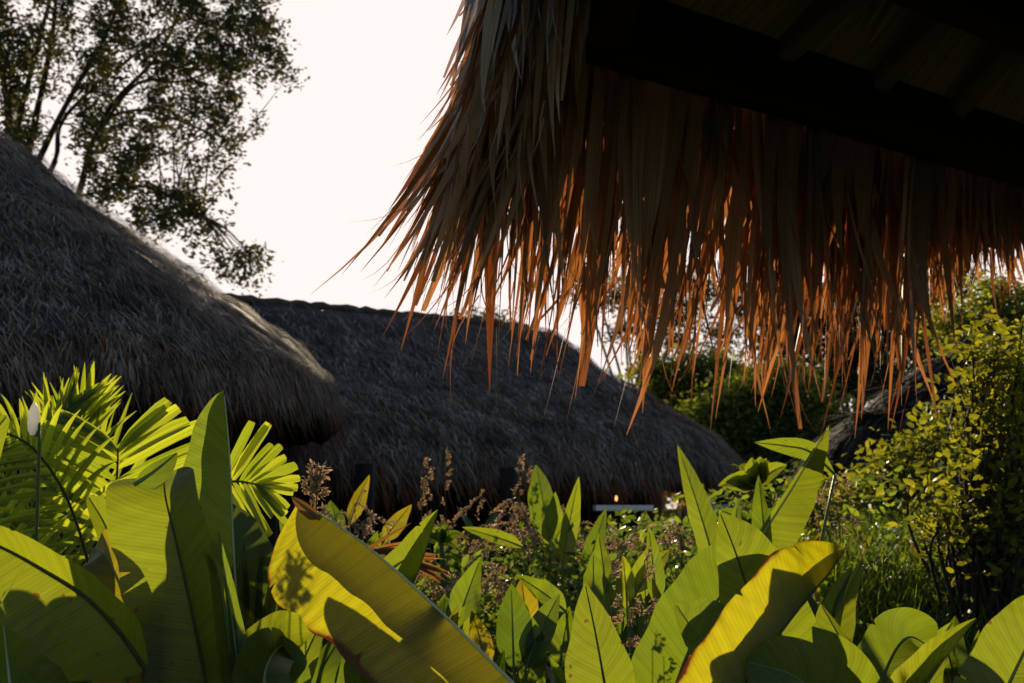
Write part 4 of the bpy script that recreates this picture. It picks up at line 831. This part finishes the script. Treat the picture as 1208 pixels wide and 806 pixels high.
def limb(st, pts, r0, r1, k=6):
    C = spline(pts, 20); st.tube([Vector(c) for c in C], [r0 + (r1 - r0) * i / 20 for i in range(21)], k); return [Vector(c) for c in C]
def big_tree():
    d = 21.0; q = at(20, 600, d); p = empty('broad_tree', (q.x, q.y, gh(q.x, q.y)), 'large airy tree with many stems behind the round hut at upper left', 'tree', 'background trees')
    st = MB(); base = Vector(p.location); fork = at(18, 250, d); limb(st, [base, base.lerp(fork, .5) + Vector((.1, 0, 0)), fork], .26, .2, 8)
    LM = []
    for pts, r in (([(18, 250, 0), (12, 150, .3), (0, 60, .5), (-8, -60, .8)], .12), ([(18, 250, 0), (18, 170, -.4), (35, 90, -.8), (70, -40, -1)], .10), ([(18, 250, 0), (40, 150, .5), (62, 40, .7), (70, -60, 1)], .11),
                   ([(18, 250, 0), (50, 180, -.3), (80, 120, -.6), (130, 30, -1.2), (160, -60, -1.6)], .09), ([(30, 260, 0), (65, 190, .2), (75, 140, .5), (140, 80, 1.0), (230, 10, 1.4)], .08),
                   ([(60, 300, .2), (92, 232, .3), (108, 170, .4), (135, 120, .4), (190, 60, .8), (230, -30, 1.2)], .09), ([(92, 232, .3), (140, 222, .2), (185, 224, 0), (240, 255, -.3)], .035),
                   ([(108, 170, .4), (160, 100, .2), (220, 95, -.2), (300, 60, -.6)], .05), ([(120, 140, .4), (170, 130, .8), (230, 150, 1.2), (280, 170, 1.4)], .045), ([(-60, 260, 0), (-70, 150, .3), (-40, 40, .6), (-60, -80, .6)], .11),
                   ([(18, 250, 0), (-30, 150, -.5), (-60, 60, -.9)], .09)):
        P = [at(a, b_, d + c) for a, b_, c in pts]; LM.append(limb(st, P, r * .68, r * .2))
    poly = [(-170, -160), (335, -160), (322, 40), (346, 68), (342, 100), (312, 98), (300, 120), (308, 150), (288, 178), (268, 196), (262, 240), (270, 285), (305, 295), (318, 318), (312, 348), (262, 345), (262, 318), (225, 300), (150, 262), (120, 236), (60, 190), (-170, 190)]
    def inside(x, y):
        c = False; j = len(poly) - 1
        for i in range(len(poly)):
            xi, yi = poly[i]; xj, yj = poly[j]
            if (yi > y) != (yj > y) and x < (xj - xi) * (y - yi) / (yj - yi) + xi: c = not c
            j = i
        return c
    allp = [q_ for l in LM for q_ in l]; L = []; tw = MB(); cnt = 0
    while cnt < 1250:
        x = random.uniform(-170, 346); y = random.uniform(-160, 348)
        if not inside(x, y): continue
        nz = noise.noise(Vector((x * .022, y * .022, 5.0))) + .45 * noise.noise(Vector((x * .07, y * .07, 9.0)))
        dens = .62 + nz * 1.2
        if x < 105 and 110 < y < 205: dens -= .45
        if y > 200: dens -= .12
        if y < 100 and 60 < x < 240: dens += .15
        if random.random() > dens: continue
        cnt += 1; dd = d + random.uniform(-1.8, 1.8); t_ = at(x, y, dd); near = min(allp, key=lambda z: (z - t_).length + (.6 if z.z > t_.z + .3 else 0))
        if random.random() < .5 and (near - t_).length < 1.5: st.tube(spline([near, near.lerp(t_, .5) + Vector((0, 0, random.uniform(0, .12))), t_], 5), [.014, .012, .01, .008, .006, .004], 4)
        sg = random.uniform(.07, .17); dr = rng.normal(0, 1, 3) * .12
        for k in range(random.randint(28, 62)):
            f = random.random(); L.append(np.array(t_) + dr * (f * 2 - 1) + rng.normal(0, 1, 3) * sg * (.6, .6, .7)[0])
    st.build('trunk', M_BARK, p); fo = MB(); fo.leaves(L, .085, aspect=.5); fo.build('crown', G_TREE, p)
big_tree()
def tree(label, px, d, clumps, leafn, size, m=G_FAR, name='garden_tree', seed=0, trunk_r=.12):
    """clumps: (px, py, sx, sy, weight) read as crown masses; each gets its own limb"""
    q = at(px, 600, d); p = empty(name, (q.x, q.y, gh(q.x, q.y)), label, 'tree', 'background trees'); st = MB(); L = []; base = Vector(p.location)
    ymin = min(c[1] for c in clumps); top = at(px, ymin + 10, d); limb(st, [base, base.lerp(top, .5) + Vector((.15, 0, 0)), top], trunk_r, trunk_r * .3)
    tot = sum(c[4] for c in clumps)
    for cx, cy, sx, sy, w_ in clumps:
        c = at(cx, cy, d); s = base.lerp(top, .35 + .3 * random.random()); limb(st, [s, s.lerp(c, .5) + Vector((0, random.uniform(-.3, .3), .1)), c], trunk_r * .35, .02, 4)
        n = max(4, int(leafn * w_ / tot / 38)); kx = d / F
        for j in range(n):
            a = random.uniform(0, 6.283); r = math.sqrt(random.random()); off = Vector((math.cos(a) * r * sx * kx, random.uniform(-1, 1) * sx * kx * .8, math.sin(a) * r * sy * kx)); t_ = c + off
            limb(st, [c, c.lerp(t_, .5) + Vector((0, 0, .03)), t_], .018, .006, 4) if j % 3 == 0 else None
            sg = size * random.uniform(1.4, 2.6)
            for k in range(38): L.append(np.array(t_) + rng.normal(0, 1, 3) * sg * np.array([1, 1, .6]))
    st.build('trunk', M_BARK, p); fo = MB(); fo.leaves(L, size, aspect=.5); fo.build('crown', m, p)
tree('dark flat topped tree showing through the fringe above the long hut', 750, 30, [(690, 345, 26, 9, 1), (735, 350, 30, 12, 2), (780, 330, 30, 12, 2), (800, 372, 34, 12, 2), (740, 392, 26, 9, 1), (790, 405, 30, 9, 1.4), (700, 330, 18, 8, 1), (830, 345, 26, 16, 1.6), (850, 400, 24, 18, 1.6)], 7000, .10, G_TREE)
tree('bushy tree rising just right of the long hut roof slope', 800, 27, [(790, 470, 26, 22, 2), (820, 440, 28, 20, 2), (770, 440, 14, 8, .8), (830, 500, 34, 26, 3), (800, 510, 30, 20, 2), (860, 460, 26, 26, 2)], 13000, .12)
tree('bamboo like mass of light green foliage behind the fringe', 890, 22, [(880, 480, 34, 26, 3), (920, 455, 28, 26, 2), (870, 520, 36, 26, 3), (920, 515, 36, 30, 3), (960, 490, 26, 26, 2), (900, 560, 44, 26, 3), (850, 550, 26, 24, 2), (960, 540, 30, 30, 2), (840, 500, 26, 24, 2)], 30000, .10)
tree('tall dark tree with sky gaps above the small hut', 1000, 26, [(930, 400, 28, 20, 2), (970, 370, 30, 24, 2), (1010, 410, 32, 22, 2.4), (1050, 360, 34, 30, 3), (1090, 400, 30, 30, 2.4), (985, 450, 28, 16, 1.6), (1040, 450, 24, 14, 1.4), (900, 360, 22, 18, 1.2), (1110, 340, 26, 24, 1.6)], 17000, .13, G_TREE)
tree('green tree behind the shrub at the right edge', 1190, 15, [(1130, 380, 34, 28, 2), (1180, 360, 34, 30, 2.4), (1230, 380, 36, 36, 2.4), (1160, 420, 34, 28, 2), (1230, 450, 40, 40, 2)], 9000, .065)
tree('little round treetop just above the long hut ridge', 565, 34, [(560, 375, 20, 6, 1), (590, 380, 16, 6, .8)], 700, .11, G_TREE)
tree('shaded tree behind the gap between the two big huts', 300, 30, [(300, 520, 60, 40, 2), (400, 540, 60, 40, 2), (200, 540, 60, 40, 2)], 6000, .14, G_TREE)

# distant treeline closing the horizon
def treeline():
    P = []
    for k in range(26000):
        a = random.uniform(-.9, .9); r = random.uniform(38, 46); h = 3.4 + 1.3 * noise.noise(Vector((a * 9, 0, 0))) + .6 * noise.noise(Vector((a * 31, 2, 0)))
        P.append((r * math.sin(a), r * math.cos(a), h * random.random() ** .7))
    b = MB(); b.leaves(P, .34, aspect=.7); tag(b.build('distant_woods', G_FAR), 'dark line of woods closing the garden far behind the huts', 'woods', kind='stuff')
treeline()
# ------------------------------------------------------------------ ground cover
def scatter(name, m, n, xr, yr, ln, wd, label, cat, seg=4, sag=.25, cond=None):
    P = []; 
    while len(P) < n:
        y = random.uniform(*yr); x = random.uniform(*xr)
        if abs(x) > y * .42 + .3: continue
        if cond and not cond(x, y): continue
        P.append((x, y, gh(x, y) - .01))
    n = len(P); a = rng.uniform(0, 6.28, n); ln_ = rng.uniform(.25, .75, n)[:, None]
    D = np.concatenate([np.stack([np.cos(a), np.sin(a)], 1) * ln_, np.ones((n, 1))], 1); S = np.stack([-np.sin(a), np.cos(a), np.zeros(n)], 1)
    b = MB(); b.ribbons(P, D, S, rng.uniform(*ln, n), rng.uniform(*wd, n), seg=seg, sag=sag); tag(b.build(name, m), label, cat, kind='stuff')
scatter('grass', G_GRASS, 30000, (.9, 3.6), (4.6, 11), (.22, .52), (.005, .012), 'long green grass blades on the rise at the right', 'grass', cond=lambda x, y: noise.noise(Vector((x * 1.5, y * 1.5, 0))) > -.25)
scatter('ground_cover', G_WEED, 26000, (-5, 5), (3.0, 13), (.12, .45), (.012, .035), 'low strap leaved ground cover over the garden floor', 'ground cover', seg=4, sag=.5)
def weeds():
    P = []
    for k in range(1900):
        y = random.uniform(3.8, 9); x = random.uniform(-.42, .42) * y; h = random.uniform(.2, .75)
        if x > .20 * y and random.random() < .9: continue
        for j in range(26): P.append((x + random.gauss(0, .08), y + random.gauss(0, .08), gh(x, y) + h * random.random() ** .45))
    b = MB(); b.leaves(P, .05, aspect=.5); tag(b.build('weeds', G_WEED), 'small leaved weeds scattered between the plants', 'weeds', kind='stuff')
    P = []
    for k in range(150):
        y = random.uniform(4.5, 10); x = random.uniform(0.02, .42) * y; P.append((x, y, gh(x, y) + random.uniform(.3, .55)))
    b = MB(); P = [tuple(np.array(p) + rng.normal(0, .006, 3)) for p in P for _ in range(3)]; b.leaves(P, .016, aspect=1.0); tag(b.build('white_blossoms', M_WHITE), 'tiny white blossoms dotted over the grass', 'flowers', kind='stuff')
weeds()
